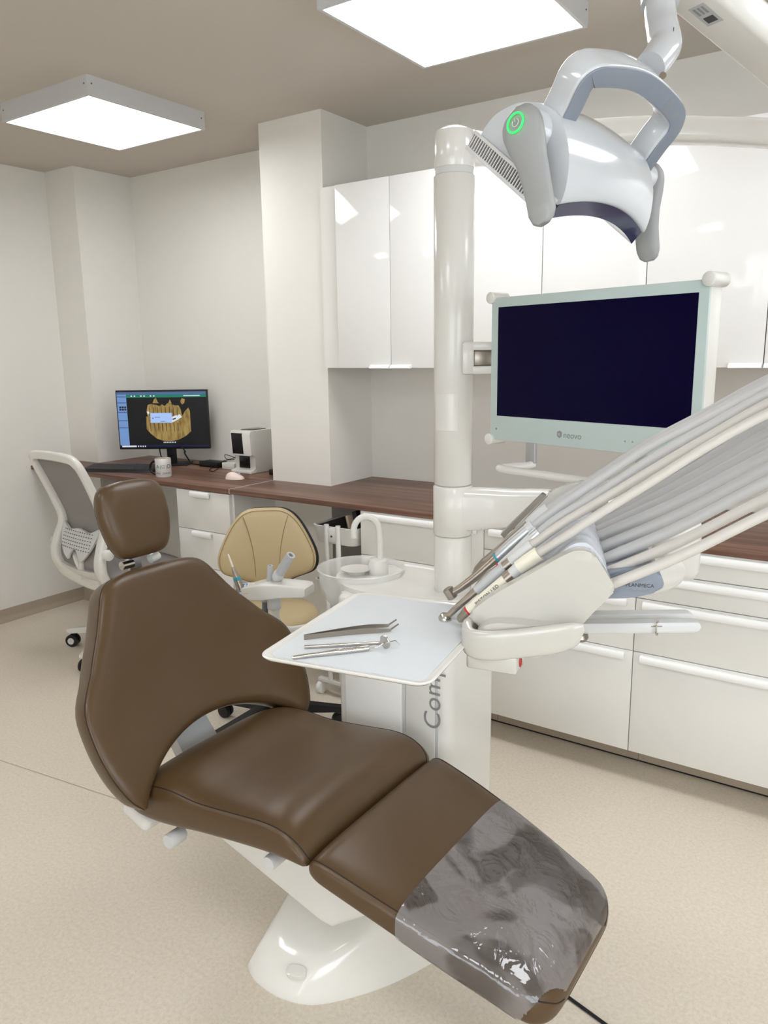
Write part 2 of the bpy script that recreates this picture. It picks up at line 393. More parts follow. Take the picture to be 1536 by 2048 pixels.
# ================================================================== CABINETS
def pull(x0, x1, yf, zt, parent, dz=.022, out=.02):
    prof = [(0, 0), (-.002, .004), (-.010, .005), (-out + .004, .003), (-out, -.002), (-out, -dz + .004), (-out + .003, -dz), (-out + .007, -dz + .001), (-.010, -.004), (0, -.006)]
    B().prism([(p[0], p[1]) for p in prof], lambda a, b_, w_: (w_, yf + a, zt + b_), x0, x1, 0).out('handle', 'handle_white', parent, 50)
YD = 2.64
def base_cab(x0, x1, rows, label):
    t = thing('base_cabinet', label, 'cabinet', ((x0 + x1) / 2, YD + .3, 0), 'white base cabinets under the walnut worktop')
    obox('carcass', (x0 + .0005, YD + .021, .115), (x1 - .0005, YB - .005, .893), 'white_satin', t)
    obox('plinth', (x0 + .001, YD + .15, .008), (x1 - .001, YD + .166, .114), 'cove', t)
    obox('floor_gap', (x0 + .001, YD + .154, 0), (x1 - .001, YD + .166, .008), 'dark_gap', t)
    for z0, z1 in zip(rows, rows[1:]):
        d = obox('drawer', (x0 + .0015, YD, z0 + .0015), (x1 - .0015, YD + .019, z1 - .0015), 'white_satin', t, .0012)
        pull(x0 + .028, x1 - .028, YD, z1 - .012, d)
    return t
base_cab(-1.94, -1.342, [.115, .503, .697, .893], 'white three-drawer base cabinet next to the trolley and the cuspidor')
R4 = [.115, .503, .702, .799, .893]
base_cab(-1.342, -.744, R4, 'white four-drawer base cabinet behind the instrument console')
base_cab(-.744, -.146, R4, 'white four-drawer base cabinet to the right of the console cabinet')
base_cab(-.146, .452, R4, 'white four-drawer base cabinet, fourth along from the trolley')
base_cab(.452, 1.05, R4, 'white four-drawer base cabinet, fifth along from the trolley')
base_cab(1.05, 1.648, R4, 'white four-drawer base cabinet in the corner by the window wall')
# worktops
tag(obox('worktop', (-2.722, YD - .008, .893), (XR - .005, YB - .003, .917), 'walnut', None, .0015), 'long walnut worktop running from the desk seam past the column', 'worktop')
ob = bpy.data.objects['worktop']
tag(obox('worktop', (XL + .003, YD - .008, .893), (-2.726, YB - .003, .917), 'walnut', None, .0015), 'walnut desk top carrying the computer in the corner', 'worktop')
# notch worktops around column/pier is hidden: both simply run into the plaster
tag(obox('joint_strip', (-2.7265, YD - .0085, .8925), (-2.7215, 2.952, .9177), 'grey_plastic'), 'thin pale sealing strip between the two walnut worktops', 'trim strip')
# desk drawer unit
t = thing('drawer_unit', 'white desk drawer unit with three short-handled drawers under the computer desk', 'cabinet', (-2.93, 2.9, 0))
obox('carcass', (-3.135, YD + .02, .09), (-2.722, 3.2, .892), 'white_satin', t); obox('plinth', (-3.12, YD + .07, 0), (-2.74, 3.18, .09), 'cove', t)
for z0, z1 in ((.095, .285), (.285, .487), (.487, .683), (.683, .889)):
    d = obox('drawer', (-3.118, YD, z0 + .0015), (-2.737, YD + .019, z1 - .0015), 'white_satin', t, .0012)
    pull(-3.0, -2.865, YD, z1 - .008, d, .024)
# wall cabinets
YU = 2.9; UZ0, UZ1 = 1.492, 2.292
def wall_cab(x0, x1, xm, label, gloss='white_gloss'):
    t = thing('wall_cabinet', label, 'cabinet', ((x0 + x1) / 2, YU + .2, UZ0), 'white gloss wall cabinets')
    obox('carcass', (x0 + .0005, YU + .021, UZ0 + .002), (x1 - .0005, YB - .003, UZ1), 'white_satin', t)
    for a, c, hs in ((x0, xm, 1), (xm, x1, -1)):
        d = obox('door', (a + .0018, YU, UZ0), (c - .0018, YU + .019, UZ1), gloss, t, .001)
        h0, h1 = (c - .108, c - .003) if hs > 0 else (a + .003, a + .108)
        B().prism([(0, .014), (-.004, .015), (-.016, .008), (-.018, -.001), (-.014, -.003), (0, .0)], lambda p, q_, w_: (w_, YU + p, UZ0 + q_), h0, h1).out('handle', 'handle_white', d, 60)
wall_cab(-2.238, -1.642, -1.944, 'white gloss wall cabinet with two narrow doors next to the column')
wall_cab(-1.642, -.842, -1.24, 'white gloss wall cabinet behind the pole and the black screen')
wall_cab(-.842, -.04, -.438, 'white gloss wall cabinet behind the operating lamp and screen corner')
wall_cab(-.04, .762, .36, 'white gloss wall cabinet, fourth along from the column')
wall_cab(.762, 1.56, 1.16, 'white gloss wall cabinet in the corner by the window wall')
tag(obox('filler_panel', (-2.3445, YU + .03, UZ0), (-2.24, YU + .05, UZ1 + .005), 'white_satin'), 'narrow white filler panel between the column and the wall cabinets', 'panel')

# ================================================================== DENTAL CHAIR
KS = 1.053
def C3(x, y, z): return Vector((x * KS, y * KS, H + (z - 1.46) * KS))
YC = 1.275
def sring(x, yc, a, zt, zb, n, N=56, fn=C3, crown=0):
    zc, bb = (zt + zb) / 2, (zt - zb) / 2; out = []
    for k in range(N):
        c, s_ = math.cos(2 * math.pi * k / N), math.sin(2 * math.pi * k / N)
        u = math.copysign(abs(c) ** (2 / n), c); v = math.copysign(abs(s_) ** (2 / n), s_)
        out.append(fn(x, yc + a * u, zc + bb * v + (crown * (1 - u * u) if v > 0 else 0)))
    return out
def cushion(name, xs, top, bot, hw, n, m, parent, fn=C3, N=56, crown=0, yc=YC, caps=True, grow=0):
    rings = [sring(x, yc, sinterp(hw, x) + grow, sinterp(top, x) + grow, sinterp(bot, x) - grow, n, N, fn, crown) for x in xs]
    o = B().loft(rings, caps).out(name, m, parent, 60)
    return o, rings
def seam(rings, k, parent, m='thread', r=.0014, sl=slice(None), push=.0004):
    cen = [sum(rg, Vector()) / len(rg) for rg in rings]
    path = [rg[k] + (rg[k] - c).normalized() * push for rg, c in zip(rings, cen)][sl]
    B().tube(path, r, 6).out('seam', m, parent)
def lsp(a, b, n): return [a + (b - a) * k / (n - 1) for k in range(n)]
def esp(a, b, n): return [a + (b - a) * .5 * (1 - math.cos(math.pi * k / (n - 1))) for k in range(n)]
base_o = C3(-1.0, 1.36, 0); base_o.z = 0
chair = thing('dental_chair', 'brown leather dental treatment chair on a glossy white base', 'dental chair', (-1.06, 1.42, 0))
# seat
top = [(-1.488, .405), (-1.478, .430), (-1.45, .472), (-1.40, .502), (-1.32, .516), (-1.23, .510), (-1.11, .522), (-1.02, .533), (-.97, .527), (-.935, .507), (-.918, .482), (-.912, .462)]
bot = [(-1.488, .395), (-1.478, .378), (-1.45, .368), (-1.38, .366), (-1.3, .378), (-1.23, .396), (-1.11, .415), (-1.0, .430), (-.935, .440), (-.918, .446), (-.912, .454)]
hw = [(-1.488, .20), (-1.478, .226), (-1.45, .245), (-1.40, .253), (-1.3, .253), (-1.1, .25), (-.95, .25), (-.92, .246), (-.912, .238)]
seat, rs = cushion('seat', esp(-1.488, -.912, 46), top, bot, hw, 3.6, 'leather', chair)
seam(rs, 28 - 4, seat, sl=slice(6, -1)); seam(rs, 4, seat, sl=slice(6, -1))
# leg rest
ltop = [(-.908, .462), (-.902, .478), (-.885, .488), (-.86, .486), (-.75, .458), (-.62, .420), (-.52, .386), (-.46, .360), (-.432, .340), (-.42, .318), (-.417, .305)]
lbot = [(-.908, .452), (-.902, .436), (-.885, .422), (-.86, .412), (-.75, .378), (-.62, .330), (-.52, .294), (-.46, .276), (-.432, .276), (-.42, .286), (-.417, .296)]
lhw = [(-.908, .236), (-.902, .243), (-.885, .247), (-.86, .246), (-.75, .236), (-.62, .218), (-.52, .201), (-.47, .193), (-.445, .182), (-.43, .164), (-.42, .138), (-.417, .11)]
leg, rl = cushion('leg_rest', esp(-.908, -.417, 50), ltop, lbot, lhw, 4.2, 'leather', chair)
seam(rl, 28 - 4, leg, sl=slice(2, -1)); seam(rl, 4, leg, sl=slice(2, -1))
xs = lsp(-.705, -.53, 24) + lsp(-.528, -.4185, 60)
film, rf = cushion('foot_cover', xs, ltop, lbot, lhw, 4.2, 'clear_film', chair, caps=False, grow=.0022, N=224)
_bm = bmesh.new(); _bm.from_mesh(film.data); _c = C3(-.425, 1.125, .285)
bmesh.ops.delete(_bm, geom=[f for f in _bm.faces if (f.calc_center_median() - _c).length < .062 + .004 * math.sin(40 * f.calc_center_median().y)], context='FACES'); _bm.to_mesh(film.data); _bm.free()
film['label'] = 'clear glossy plastic film stretched over the foot end'
# backrest : shield shaped, arched lower edge, wings curling forward
BO = (-1.408, .425); BV = Vector((-.42, .907)).normalized(); BL = .545
bw = [(0, .285), (.06, .312), (.2, .338), (.36, .345), (.48, .335), (.6, .285), (.72, .230), (.84, .193), (.92, .170), (.965, .142), (.99, .095), (1.0, .05)]
def vlow(u): return .125 * max(0, 1 - (u / .275) ** 2) ** .8
NS, NT = 45, 45
def backpt(si, ti, side, T=.036):
    s_ = math.sin(math.pi / 2 * (2 * si / (NS - 1) - 1)); t_ = .5 * (1 - math.cos(math.pi * ti / (NT - 1)))
    wv = sinterp(bw, t_); u = s_ * wv
    lo = vlow(u) * (1 - t_); v = lo + BL * t_ - lo * t_ * .0
    ex_ = (5, 9) if side > 0 else (16, 22)
    e = (max(0, 1 - abs(s_) ** ex_[0])) ** .5 * (max(0, 1 - abs(2 * t_ - 1) ** ex_[1])) ** .5
    bend = .55 * u * u - .012 + .03 * (2 * t_ - 1) ** 2 * (1 if t_ < .5 else .3)
    th = (T if side > 0 else -T * 2.2) * e
    nx, nz = BV.y, -BV.x
    x = BO[0] + BV.x * v + nx * (bend + th); z = BO[1] + BV.y * v + nz * (bend + th)
    return C3(x, YC + u, z)
b = B(); grids = []
for side in (1, -1):
    g = [[b.bm.verts.new(backpt(i, j, side)) for i in range(NS)] for j in range(NT)]; grids.append(g)
    for j in range(NT - 1):
        for i in range(NS - 1):
            q = (g[j][i], g[j][i + 1], g[j + 1][i + 1], g[j + 1][i]); b.bm.faces.new(q if side > 0 else q[::-1])
bmesh.ops.remove_doubles(b.bm, verts=b.bm.verts, dist=.0004)
back = b.out('backrest', 'leather', chair, 70)
for si in (1, NS - 2):
    path = [backpt(si, j, 1) for j in range(2, NT - 4)]
    B().tube([p + V(.001, 0, 0) for p in path], .0013, 6).out('seam', 'thread', back)
# headrest
HC = V(-1.672, YC - .006, 1.045); hv = Vector((-.26, .966)).normalized(); hn = Vector((hv.y, -hv.x))
hwid = [(-.118, .05), (-.112, .078), (-.09, .098), (-.05, .113), (0, .122), (.05, .122), (.085, .112), (.105, .09), (.114, .05)]
rings = []
for k in range(27):
    v = -.118 + .232 * .5 * (1 - math.cos(math.pi * k / 26)); a = sinterp(hwid, v) * .85; vv = v * .87
    th = .036 * max(.02, 1 - abs(v / .119) ** 4) ** .5; rg = []
    for j in range(40):
        c, s_ = math.cos(2 * math.pi * j / 40), math.sin(2 * math.pi * j / 40)
        u = a * math.copysign(abs(c) ** .62, c); w_ = th * math.copysign(abs(s_) ** .75, s_) + .35 * u * u
        rg.append(C3(HC.x + hv.x * vv + hn.x * w_, HC.y + u, HC.z + hv.y * vv + hn.y * w_))
    rings.append(rg)
head = B().loft(rings).out('headrest', 'leather', chair, 70)
seam(rings, 23, head, sl=slice(3, -3))
# headrest post with joint
p0 = C3(HC.x - .04, YC, HC.z - .03); p1 = C3(-1.685, YC, .86)
ex = V(0, 1, 0); d = (p1 - p0).normalized(); ez = d.cross(ex)
hp = B().box((-.021, -.006, 0), (.021, .006, (p1 - p0).length), frame(p0, ex, -ez, d), .002).out('headrest_post', 'aluminium', chair)
pj = C3(-1.672, YC - .04, .925)
B().lathe([(.008, -.02), (.012, -.018), (.012, .018), (.008, .02)], pj, (0, 1, 0), 20).out('tilt_joint', 'steel', hp)
B().tube([pj + V(0, .012, 0), pj + V(-.02, .01, .035)], .010, 12).out('tilt_lever', 'aluminium', hp)
pk = C3(-1.672, YC + .05, .925); B().lathe([(.004, -.02), (.014, -.016), (.016, 0), (.012, .014), (.002, .018)], pk, (0, 1, .1), 20).out('knob', 'white_plastic', hp)
# back support arm and seat frame
bs = [C3(-1.40, YC, .39), C3(-1.47, YC, .42), C3(-1.57, YC, .56), C3(-1.68, YC, .78), C3(-1.70, YC, .86)]
b = B(); rings = []
for p, wd in zip(spline(bs, 6), [interp([(0, .075), (.4, .06), (1, .045)], k / 24) for k in range(25)]):
    rings.append([p + V(dx, dy, dz) for dx, dy, dz in ((-.02, -wd, -.01), (.012, -wd, .01), (.012, wd, .01), (-.02, wd, -.01))])
b.loft(rings).out('back_support', 'light_grey', chair, 30)
# white hinge bracket under the near rear corner, with pivot knobs
o = C3(-1.462, YC, .375)
b = B(); b.box((-.045, -.255, -.024), (.055, .255, .022), frame(o, (.94, 0, -.34), (0, 1, 0), (.34, 0, .94)), .018, 4)
b.out('hinge_bracket', 'white_plastic', chair)
for x, y, z, r in ((-1.335, 1.045, .352, .019), (-1.03, 1.06, .408, .017)):
    p = C3(x, y, z); B().lathe([(r * .9, 0), (r, .004), (r, .045), (r * .8, .05)], p + V(0, -.012, 0), (0, 1, 0), 24).out('pivot_knob', 'light_grey', chair)
# seat lift housing under the seat
ul = []
for x, zt, zb, a in ((-1.40, .39, .345, .13), (-1.39, .39, .335, .14), (-1.15, .40, .265, .145), (-.98, .425, .212, .145), (-.955, .43, .206, .14), (-.94, .425, .215, .13), (-.80, .40, .30, .09)):
    ul.append(sring(x, YC + .02, a, zt, zb, 12, 48))
B().loft(ul).out('lift_housing', 'white_satin', chair, 40)
# pedestal column and base
pc = C3(-.92, YC, 0); 
B().lathe([(.075, .10), (.075, .36)], (pc.x - .04, pc.y + .17, 0), seg=32).out('lift_column', 'white_satin', chair)
ol = [(-1.292, 1.24), (-1.27, 1.205), (-1.22, 1.187), (-1.14, 1.187), (-1.055, 1.222), (-.96, 1.34), (-.90, 1.465), (-.875, 1.56), (-.90, 1.635), (-.99, 1.66), (-1.15, 1.66), (-1.25, 1.635), (-1.29, 1.56), (-1.30, 1.40)]
ols = [(p.x, p.y) for p in spline([V(x, y, 0) for x, y in ol], 5, True)]
cx, cy = -1.08, 1.46
def bz(x, y, k):      # height of the sculpted top at fraction k from rim to centre
    t_ = max(0, min(1, (y - 1.187) / .46)); base = .05 + .29 * t_ ** 1.15
    return base * (1 - (1 - k) ** 3.2) + .004
rings = [[V(x, y, 0) for x, y in ols], [V(cx + (x - cx) * 1.004, cy + (y - cy) * 1.004, .006) for x, y in ols]]
for k in (.03, .08, .14, .22, .32, .45, .6, .75, .9, .985):
    rings.append([V(cx + (x - cx) * (1 - k) , cy + (y - cy) * (1 - k), bz(cx + (x - cx) * (1 - k), cy + (y - cy) * (1 - k), min(1, k * 3.2))) for x, y in ols])
base = B().loft(rings).out('base', 'base_white', chair, 60)
pb = PZ(592, 1942, .066)
b = B(); nb = V(0, -.28, .96).normalized(); exb = V(.95, .31, 0).normalized(); exb = (exb - nb * exb.dot(nb)).normalized(); eyb = nb.cross(exb)
b.prism(rrect(.052, .03, .0149, 6), lambda a, c, w_: V(pb) + exb * a + eyb * c + nb * w_, -.012, .0025, .001).out('screw_cap', 'base_white', base)
# black mains lead on the floor by the foot end
p0, p1 = PZ(1080, 1950, .004), PZ(1320, 2130, .004)
tag(B().tube(spline([PZ(960, 1880, .004), p0, PZ(1135, 1993, .004), PZ(1210, 2048, .004), p1], 8), .0042, 8).out('cable', 'cable'), 'black cable lying on the floor beside the foot end', 'cable')

# ================================================================== DENTAL UNIT (tower, pole, cuspidor, arms)
unit = thing('dental_unit', 'white dental unit tower with tall pole, spittoon bowl and jointed arms', 'dental unit', (-1.15, 1.85, 0))
TX0, TX1, TY0, TY1, TZ = -1.35, -.962, 1.69, 1.99, .865
tp = rrect(TX1 - TX0, TY1 - TY0, .045, 6, (TX0 + TX1) / 2, (TY0 + TY1) / 2)
tower = B().prism(tp, lambda a, c, z: (a, c, z), 0.0, TZ, .012, 3).out('tower', 'white_plastic', unit)
obox('side_panel', (TX0 + .045, TY0 - .006, .03), (-1.108, TY0 + .01, .8), 'white_satin', tower, .004)
obox('name_panel', (-1.096, TY0 - .004, .03), (-1.0, TY0 + .01, .8), 'white_plastic', tower, .003)
obox('groove', (-1.107, TY0 - .0015, .03), (-1.097, TY0 + .01, .8), 'light_grey', tower)
obox('groove', (-.998, TY0 - .0015, .03), (-.991, TY0 + .01, .8), 'light_grey', tower)
pt = PY(866, 1420, TY0 - .0045)
text('lettering', 'Compact', .075, frame((pt.x, TY0 - .0046, pt.z + .088), (0, 0, 1), (-1, 0, 0), (0, -1, 0)), 'print_grey', tower, .0003, 0, 1.05)
# pole in three segments
PX0, PY0_ = -1.066, 1.9
def seg(name, r, z0, z1, m='white_plastic'): return B().lathe([(r - .004, z0), (r, z0 + .004), (r, z1 - .004), (r - .004, z1)], (PX0, PY0_, 0), seg=48).out(name, m, unit, 50)
seg('pole', .0545, .85, 1.041); seg('pole_collar', .0562, 1.0425, 1.187); up_pole = seg('pole', .0545, 1.1885, 2.012)
B().lathe([(.05, 2.012), (.0505, 2.03)], (PX0, PY0_, 0), seg=40).out('pole_ring', 'light_grey', unit)
b = B(); a0 = math.atan2(-PY0_, -PX0) + .32       # cover plate on the pole, facing the room
for k in range(13):
    pass
rg = []
for r_ in (.0535, .0560):
    for z_ in (1.345, 1.445): rg.append([V(PX0 + r_ * math.cos(a0 - 1.35 + 1.25 * k / 14), PY0_ + r_ * math.sin(a0 - 1.35 + 1.25 * k / 14), z_) for k in range(15)])
v = [b.ring(q) for q in rg]
for A_, B_ in ((v[2], v[3]), (v[0], v[2]), (v[1], v[3]), (v[0], v[1])):
    for k in range(14): b.bm.faces.new((A_[k], A_[k + 1], B_[k + 1], B_[k]))
b.out('cover_plate', 'white_plastic', up_pole)
susp = thing('lamp_suspension', 'white curved lamp arm and spring arm running from the pole top', 'support arm', tuple(PD(1420, 262, 2.05)))
# top elbow and long lamp arm
e_path = spline([V(PX0, PY0_, 2.075), PD(1010, 300, 2.2), PD(1130, 275, 2.17), PD(1280, 262, 2.12), PD(1420, 262, 2.05), PD(1600, 272, 1.95), PD(1760, 290, 1.86)], 8)
rings = []
for i, p in enumerate(e_path):
    tg = (e_path[min(i + 1, len(e_path) - 1)] - e_path[max(0, i - 1)]).normalized(); sd = tg.cross(V(0, 0, 1)).normalized(); k = i / (len(e_path) - 1)
    hh = interp([(0, .05), (.2, .036), (1, .033)], k); ww = interp([(0, .05), (.2, .04), (1, .036)], k); rg = []
    for j in range(28):
        c, s_ = math.cos(2 * math.pi * j / 28), math.sin(2 * math.pi * j / 28)
        rg.append(p + sd * ww * math.copysign(abs(c) ** .5, c) + V(0, 0, 1) * hh * math.copysign(abs(s_) ** .5, s_))
    rings.append(rg)
lamp_arm = B().loft(rings).out('lamp_arm', 'white_lacquer', susp, 60)
B().lathe([(.052, 2.028), (.0535, 2.034), (.0535, 2.10), (.05, 2.118), (.035, 2.126)], (PX0, PY0_, 0), seg=40).out('pole_elbow', 'white_lacquer', susp, 50)
# spring arm rising to the lamp
L0 = PD(1322, -90, 1.43); EL = PD(1760, 290, 1.86)
dirv = (EL - L0).normalized(); sd = dirv.cross(V(0, 0, 1)).normalized(); un = sd.cross(dirv)
S0 = L0 + V(.0, .0, .0)
spring_arm = B().prism(rrect(.098, .066, .012, 4), lambda a, c, w_: S0 + sd * a + un * c + dirv * w_, .03, (EL - L0).length, .004).out('spring_arm', 'white_plastic', susp, 50)
B().lathe([(.045, -.07), (.048, -.066), (.048, .12), (.03, .13)], EL, (0, 0, 1), 32).out('arm_elbow', 'white_plastic', susp)
pl = S0 - un * .0332 + dirv * .15
obox('rating_plate', (-.018, -.0004, -.032), (.018, .0004, .032), 'grey_plastic', spring_arm, 0, frame(pl, sd, un, dirv))
obox('rating_code', (-.011, -.0009, .006), (.011, .0002, .024), 'dark_grey', spring_arm, 0, frame(pl, sd, un, dirv))
for k in range(3): obox('rating_text', (-.012 + k * .009, -.0009, -.026), (-.007 + k * .009, .0002, -.004), 'print_grey', spring_arm, 0, frame(pl, sd, un, dirv))
obox('arm_slot', (-.03, -.0012, .055), (.03, .0005, .059), 'dark_gap', spring_arm, 0, frame(S0 - un * .033, sd, un, dirv))
darm = thing('delivery_arm', 'white horizontal delivery arm with round knuckle behind the instrument console', 'support arm', tuple(PD(1110, 1018, 2.08)))
# lower delivery arm from the collar towards the console
KN = PD(1352, 1112, 1.84)
ap = spline([V(PX0 + .02, PY0_, 1.118), PD(1010, 1016, 2.15), PD(1110, 1018, 2.08), PD(1240, 1040, 1.98), KN + V(-.03, 0, .03)], 8); rings = []
for i, p in enumerate(ap):
    tg = (ap[min(i + 1, len(ap) - 1)] - ap[max(0, i - 1)]).normalized(); sdv = tg.cross(V(0, 0, 1)).normalized(); k = i / (len(ap) - 1)
    hh = interp([(0, .066), (.08, .062), (.3, .053), (1, .05)], k); ww = .036; rg = []
    for j in range(28):
        c, s_ = math.cos(2 * math.pi * j / 28), math.sin(2 * math.pi * j / 28)
        rg.append(p + sdv * ww * math.copysign(abs(c) ** .55, c) + V(0, 0, 1) * hh * math.copysign(abs(s_) ** .55, s_))
    rings.append(rg)
B().loft(rings).out('arm_beam', 'white_lacquer', darm, 60)
B().lathe([(.03, -.052), (.047, -.047), (.054, -.03), (.054, .075), (.048, .09), (.03, .098)], KN, (0, 0, 1), 36).out('arm_knuckle', 'white_plastic', darm, 60)
# second link from the knuckle down to the console
CO = V(-.559, 1.055, 1.119); E1 = V(-.36, .933, 0).normalized(); E2 = V(E1.y, -E1.x, 0)
def CP(a, b_, z): return CO + E2 * a + E1 * b_ + V(0, 0, z)
b = B(); lk = spline([KN + V(0, 0, -.02), KN + V(-.01, -.12, -.02), CP(.15, .22, .02)], 8)
b.tube(lk, [.034, .04, .036], 20, True, 1.0).out('console_link', 'white_plastic', darm)
# monitor bracket clamp on the pole
mb = V(PX0, PY0_, 1.540)
rd = V(right.x, right.y, 0).normalized(); fd = V(-rd.y, rd.x, 0)
MB_ = frame(mb, rd, fd, (0, 0, 1))
obox('screen_clamp', (.018, -.066, -.043), (.05, .062, .043), 'white_plastic', unit, .006, MB_)
obox('clamp_jaw', (.045, -.066, .02), (.16, -.03, .043), 'white_plastic', unit, .004, MB_)
obox('clamp_jaw', (.045, -.066, -.043), (.16, -.03, -.021), 'white_plastic', unit, .004, MB_)
obox('clamp_pivot', (.05, -.05, -.021), (.10, -.034, .02), 'dull_steel', unit, .003, MB_)
# cuspidor : platform, bowl, cup rest, spout
BC = PY(722, 1140, 1.9); BC = V(BC.x + .0, 1.9, 0)
pz = .872
cpl = spline([V(-1.30, 1.74, 0), V(-1.15, 1.76, 0), V(-1.02, 1.80, 0), V(-.97, 1.87, 0), V(-1.0, 1.98, 0), V(-1.12, 2.03, 0), V(-1.28, 2.04, 0), V(-1.40, 2.0, 0), V(-1.47, 1.92, 0), V(-1.42, 1.80, 0)], 5, True)
B().prism([(p.x, p.y) for p in cpl], lambda a, c, z: (a, c, z), .80, pz + .006, .008, 3).out('cuspidor_platform', 'white_plastic', unit, 50)
br = .137
B().lathe([(.02, .762), (.05, .757), (.085, .765), (.112, .795), (.13, .842), (br, .890), (br + .003, .895), (br - .001, .897), (br - .005, .891), (.125, .842), (.107, .80), (.08, .775), (.03, .766)], (BC.x, BC.y, 0), seg=64, caps=False).out('spittoon_bowl', 'frost', unit, 60)
TXc = PY(757, 1160, 1.92); tx, ty = TXc.x, 1.92
B().lathe([(.032, .80), (.032, .905), (.029, .922), (.012, .928)], (tx, ty, 0), seg=32).out('filler_tower', 'white_plastic', unit, 50)
sp = [V(tx + .008, ty, .92), V(tx + .008, ty, .98), V(tx + .006, ty, 1.015)]
cdir = V(-.55, -.35, 0).normalized()
for k in range(9):
    a = R(180 * k / 8); sp.append(V(tx + .006, ty, 1.015) + cdir * .040 * (1 - math.cos(a)) + V(0, 0, .046 * math.sin(a)))
sp.append(sp[-1] + V(0, 0, -.022))
B().tube(spline(sp, 4), .0098, 20).out('water_spout', 'white_plastic', unit, 60)
cr = V(tx, ty, .888) + cdir * .07
B().lathe([(.028, -.028), (.030, -.026), (.031, 0), (.046, .003), (.048, .006), (.03, .007)], cr, (0, 0, 1), 40).out('cup_rest', 'white_plastic', unit, 50)

# ================================================================== UNIT DISPLAY (mint framed)
TL, BL_, TR_ = PD(984, 594, 1.95), PD(982, 884, 1.95), PD(1421, 560, 1.5)
ez = V(0, 0, 1); ex = V(TR_.x - TL.x, TR_.y - TL.y, 0).normalized(); ey = ez.cross(ex)
W_ = (V(TR_.x, TR_.y, 0) - V(TL.x, TL.y, 0)).length; z1 = (TL.z + TR_.z) / 2; z0 = BL_.z; Hh = z1 - z0
disp = thing('treatment_display', 'dark treatment display in a pale mint frame on the unit pole', 'monitor', (TL.x, TL.y, z0))
DM = frame((TL.x, TL.y, z0), ex, ey, ez)
obox('housing', (.004, .006, .004), (W_ - .001, .05, Hh - .004), 'white_plastic', disp, .004, DM)
fr = obox('glass_frame', (0, 0, 0), (W_, .0065, Hh), 'mint', disp, .0015, DM)
obox('screen', (.024, -.0012, .062), (W_ - .022, .002, Hh - .024), 'screen_off', disp, 0, DM)
for a, c in ((0, 0), (W_, 0), (0, Hh), (W_, Hh)):
    B().lathe([(.012, -.008), (.0145, -.006), (.0145, .05), (.012, .054)], DM @ V(a, 0, c), ey, 28).out('corner_bumper', 'white_plastic', disp)
text('lettering', 'neovo', .021, DM @ frame((W_ * .455, -.0004, .027), (1, 0, 0), (0, 0, 1), (0, -1, 0)), 'print_grey', disp)
sh = [(0, .009), (.007, .006), (.007, -.004), (0, -.009), (-.007, -.004), (-.007, .006)]
B().prism(sh, lambda a, c, w_: DM @ V(W_ * .455 - .038 + a, -.0002 - w_, .028 + c), 0, .0005).out('shield_mark', 'print_grey', disp)
text('lettering', 'K', .010, DM @ frame((W_ * .455 - .038, -.0009, .028), (1, 0, 0), (0, 0, 1), (0, -1, 0)), 'mint', disp)
B().lathe([(.003, 0), (.003, .0006)], DM @ V(.022, -.0002, .028), -ey, 16).out('sensor_dot', 'print_grey', disp)
for k in range(7):
    a = W_ * .70 + k * .021
    B().prism([(-.0025, -.0025), (.0025, 0), (-.0025, .0025)], lambda p, q, w_, a=a, k=k: DM @ V(a + (p if k % 2 else -p), -.0002 - w_, .026 + q), 0, .0004).out('touch_key', 'print_grey', disp)
obox('mounting_block', (.0, .05, .23), (.12, .13, .33), 'white_plastic', disp, .006, DM)
obox('handle_stay', (.105, .02, -.055), (.135, .03, .02), 'aluminium', disp, .002, DM)
obox('handle_stay', (W_ - .16, .02, -.055), (W_ - .13, .03, .02), 'aluminium', disp, .002, DM)
hpth = [V(.125, .03, -.055), V(.115, .01, -.06), V(.092, -.03, -.062), V(.088, -.052, -.062), V(.11, -.062, -.062), V(.2, -.064, -.062), V(W_ - .2, -.064, -.062), V(W_ - .08, -.062, -.062), V(W_ - .058, -.052, -.062), V(W_ - .062, -.03, -.062), V(W_ - .10, .01, -.06), V(W_ - .125, .03, -.055)]
B().tube([DM @ p for p in spline(hpth, 6)], .0095, 16, True, 1.25).out('pull_handle', 'white_lacquer', disp, 60)

# ================================================================== OPERATING LAMP
NP, FP = PD(1078, 268, 1.27), PD(1272, 352, 1.5)
n_ = (FP - NP).normalized()
mU, mD = PP(948, 296, NP, n_), PP(1108, 437, NP, n_)      # ends of the light face, near side
m_ = (mD - mU); mL = m_.length; m_ = m_.normalized(); g_ = m_.cross(n_).normalized()
if g_.x > 0: g_ = -g_
bk = -g_                       # towards the back of the head
lamp = thing('operating_lamp', 'white dental operating lamp with two drop handles and a glowing green ring', 'lamp', tuple(NP + n_ * .16))
def LP(a, b_, c): return mU + m_ * a + n_ * b_ + bk * c
rings = []
NW = .272
prof_w = [(0, 0), (1, 1)]
for i in range(25):
    q = i / 24; bb = -.012 + (NW + .012) * q; cen = abs(2 * q - 1)
    sag = .026 * (1 - cen ** 2)            # concave light side
    hgt = .098 + .004 * cen ** 3; rg = []
    a0_, a1_ = .012 * cen ** 2, mL - .0 * cen
    for (fa, fc) in ((0, .0), (0, .30), (.05, .52), (.18, .80), (.36, .97), (.52, 1.0), (.68, .90), (.84, .66), (.95, .36), (1, .14), (1, 0), (.86, -.02), (.5, -.03), (.14, -.02)):
        rg.append(LP(a0_ + (a1_ - a0_) * fa, bb, .022 + sag + (hgt - sag * .4) * fc))
    rings.append([p for p in spline(rg, 3, True)])
hd = B().loft(rings).out('lamp_head', 'lamp_white', lamp, 55)
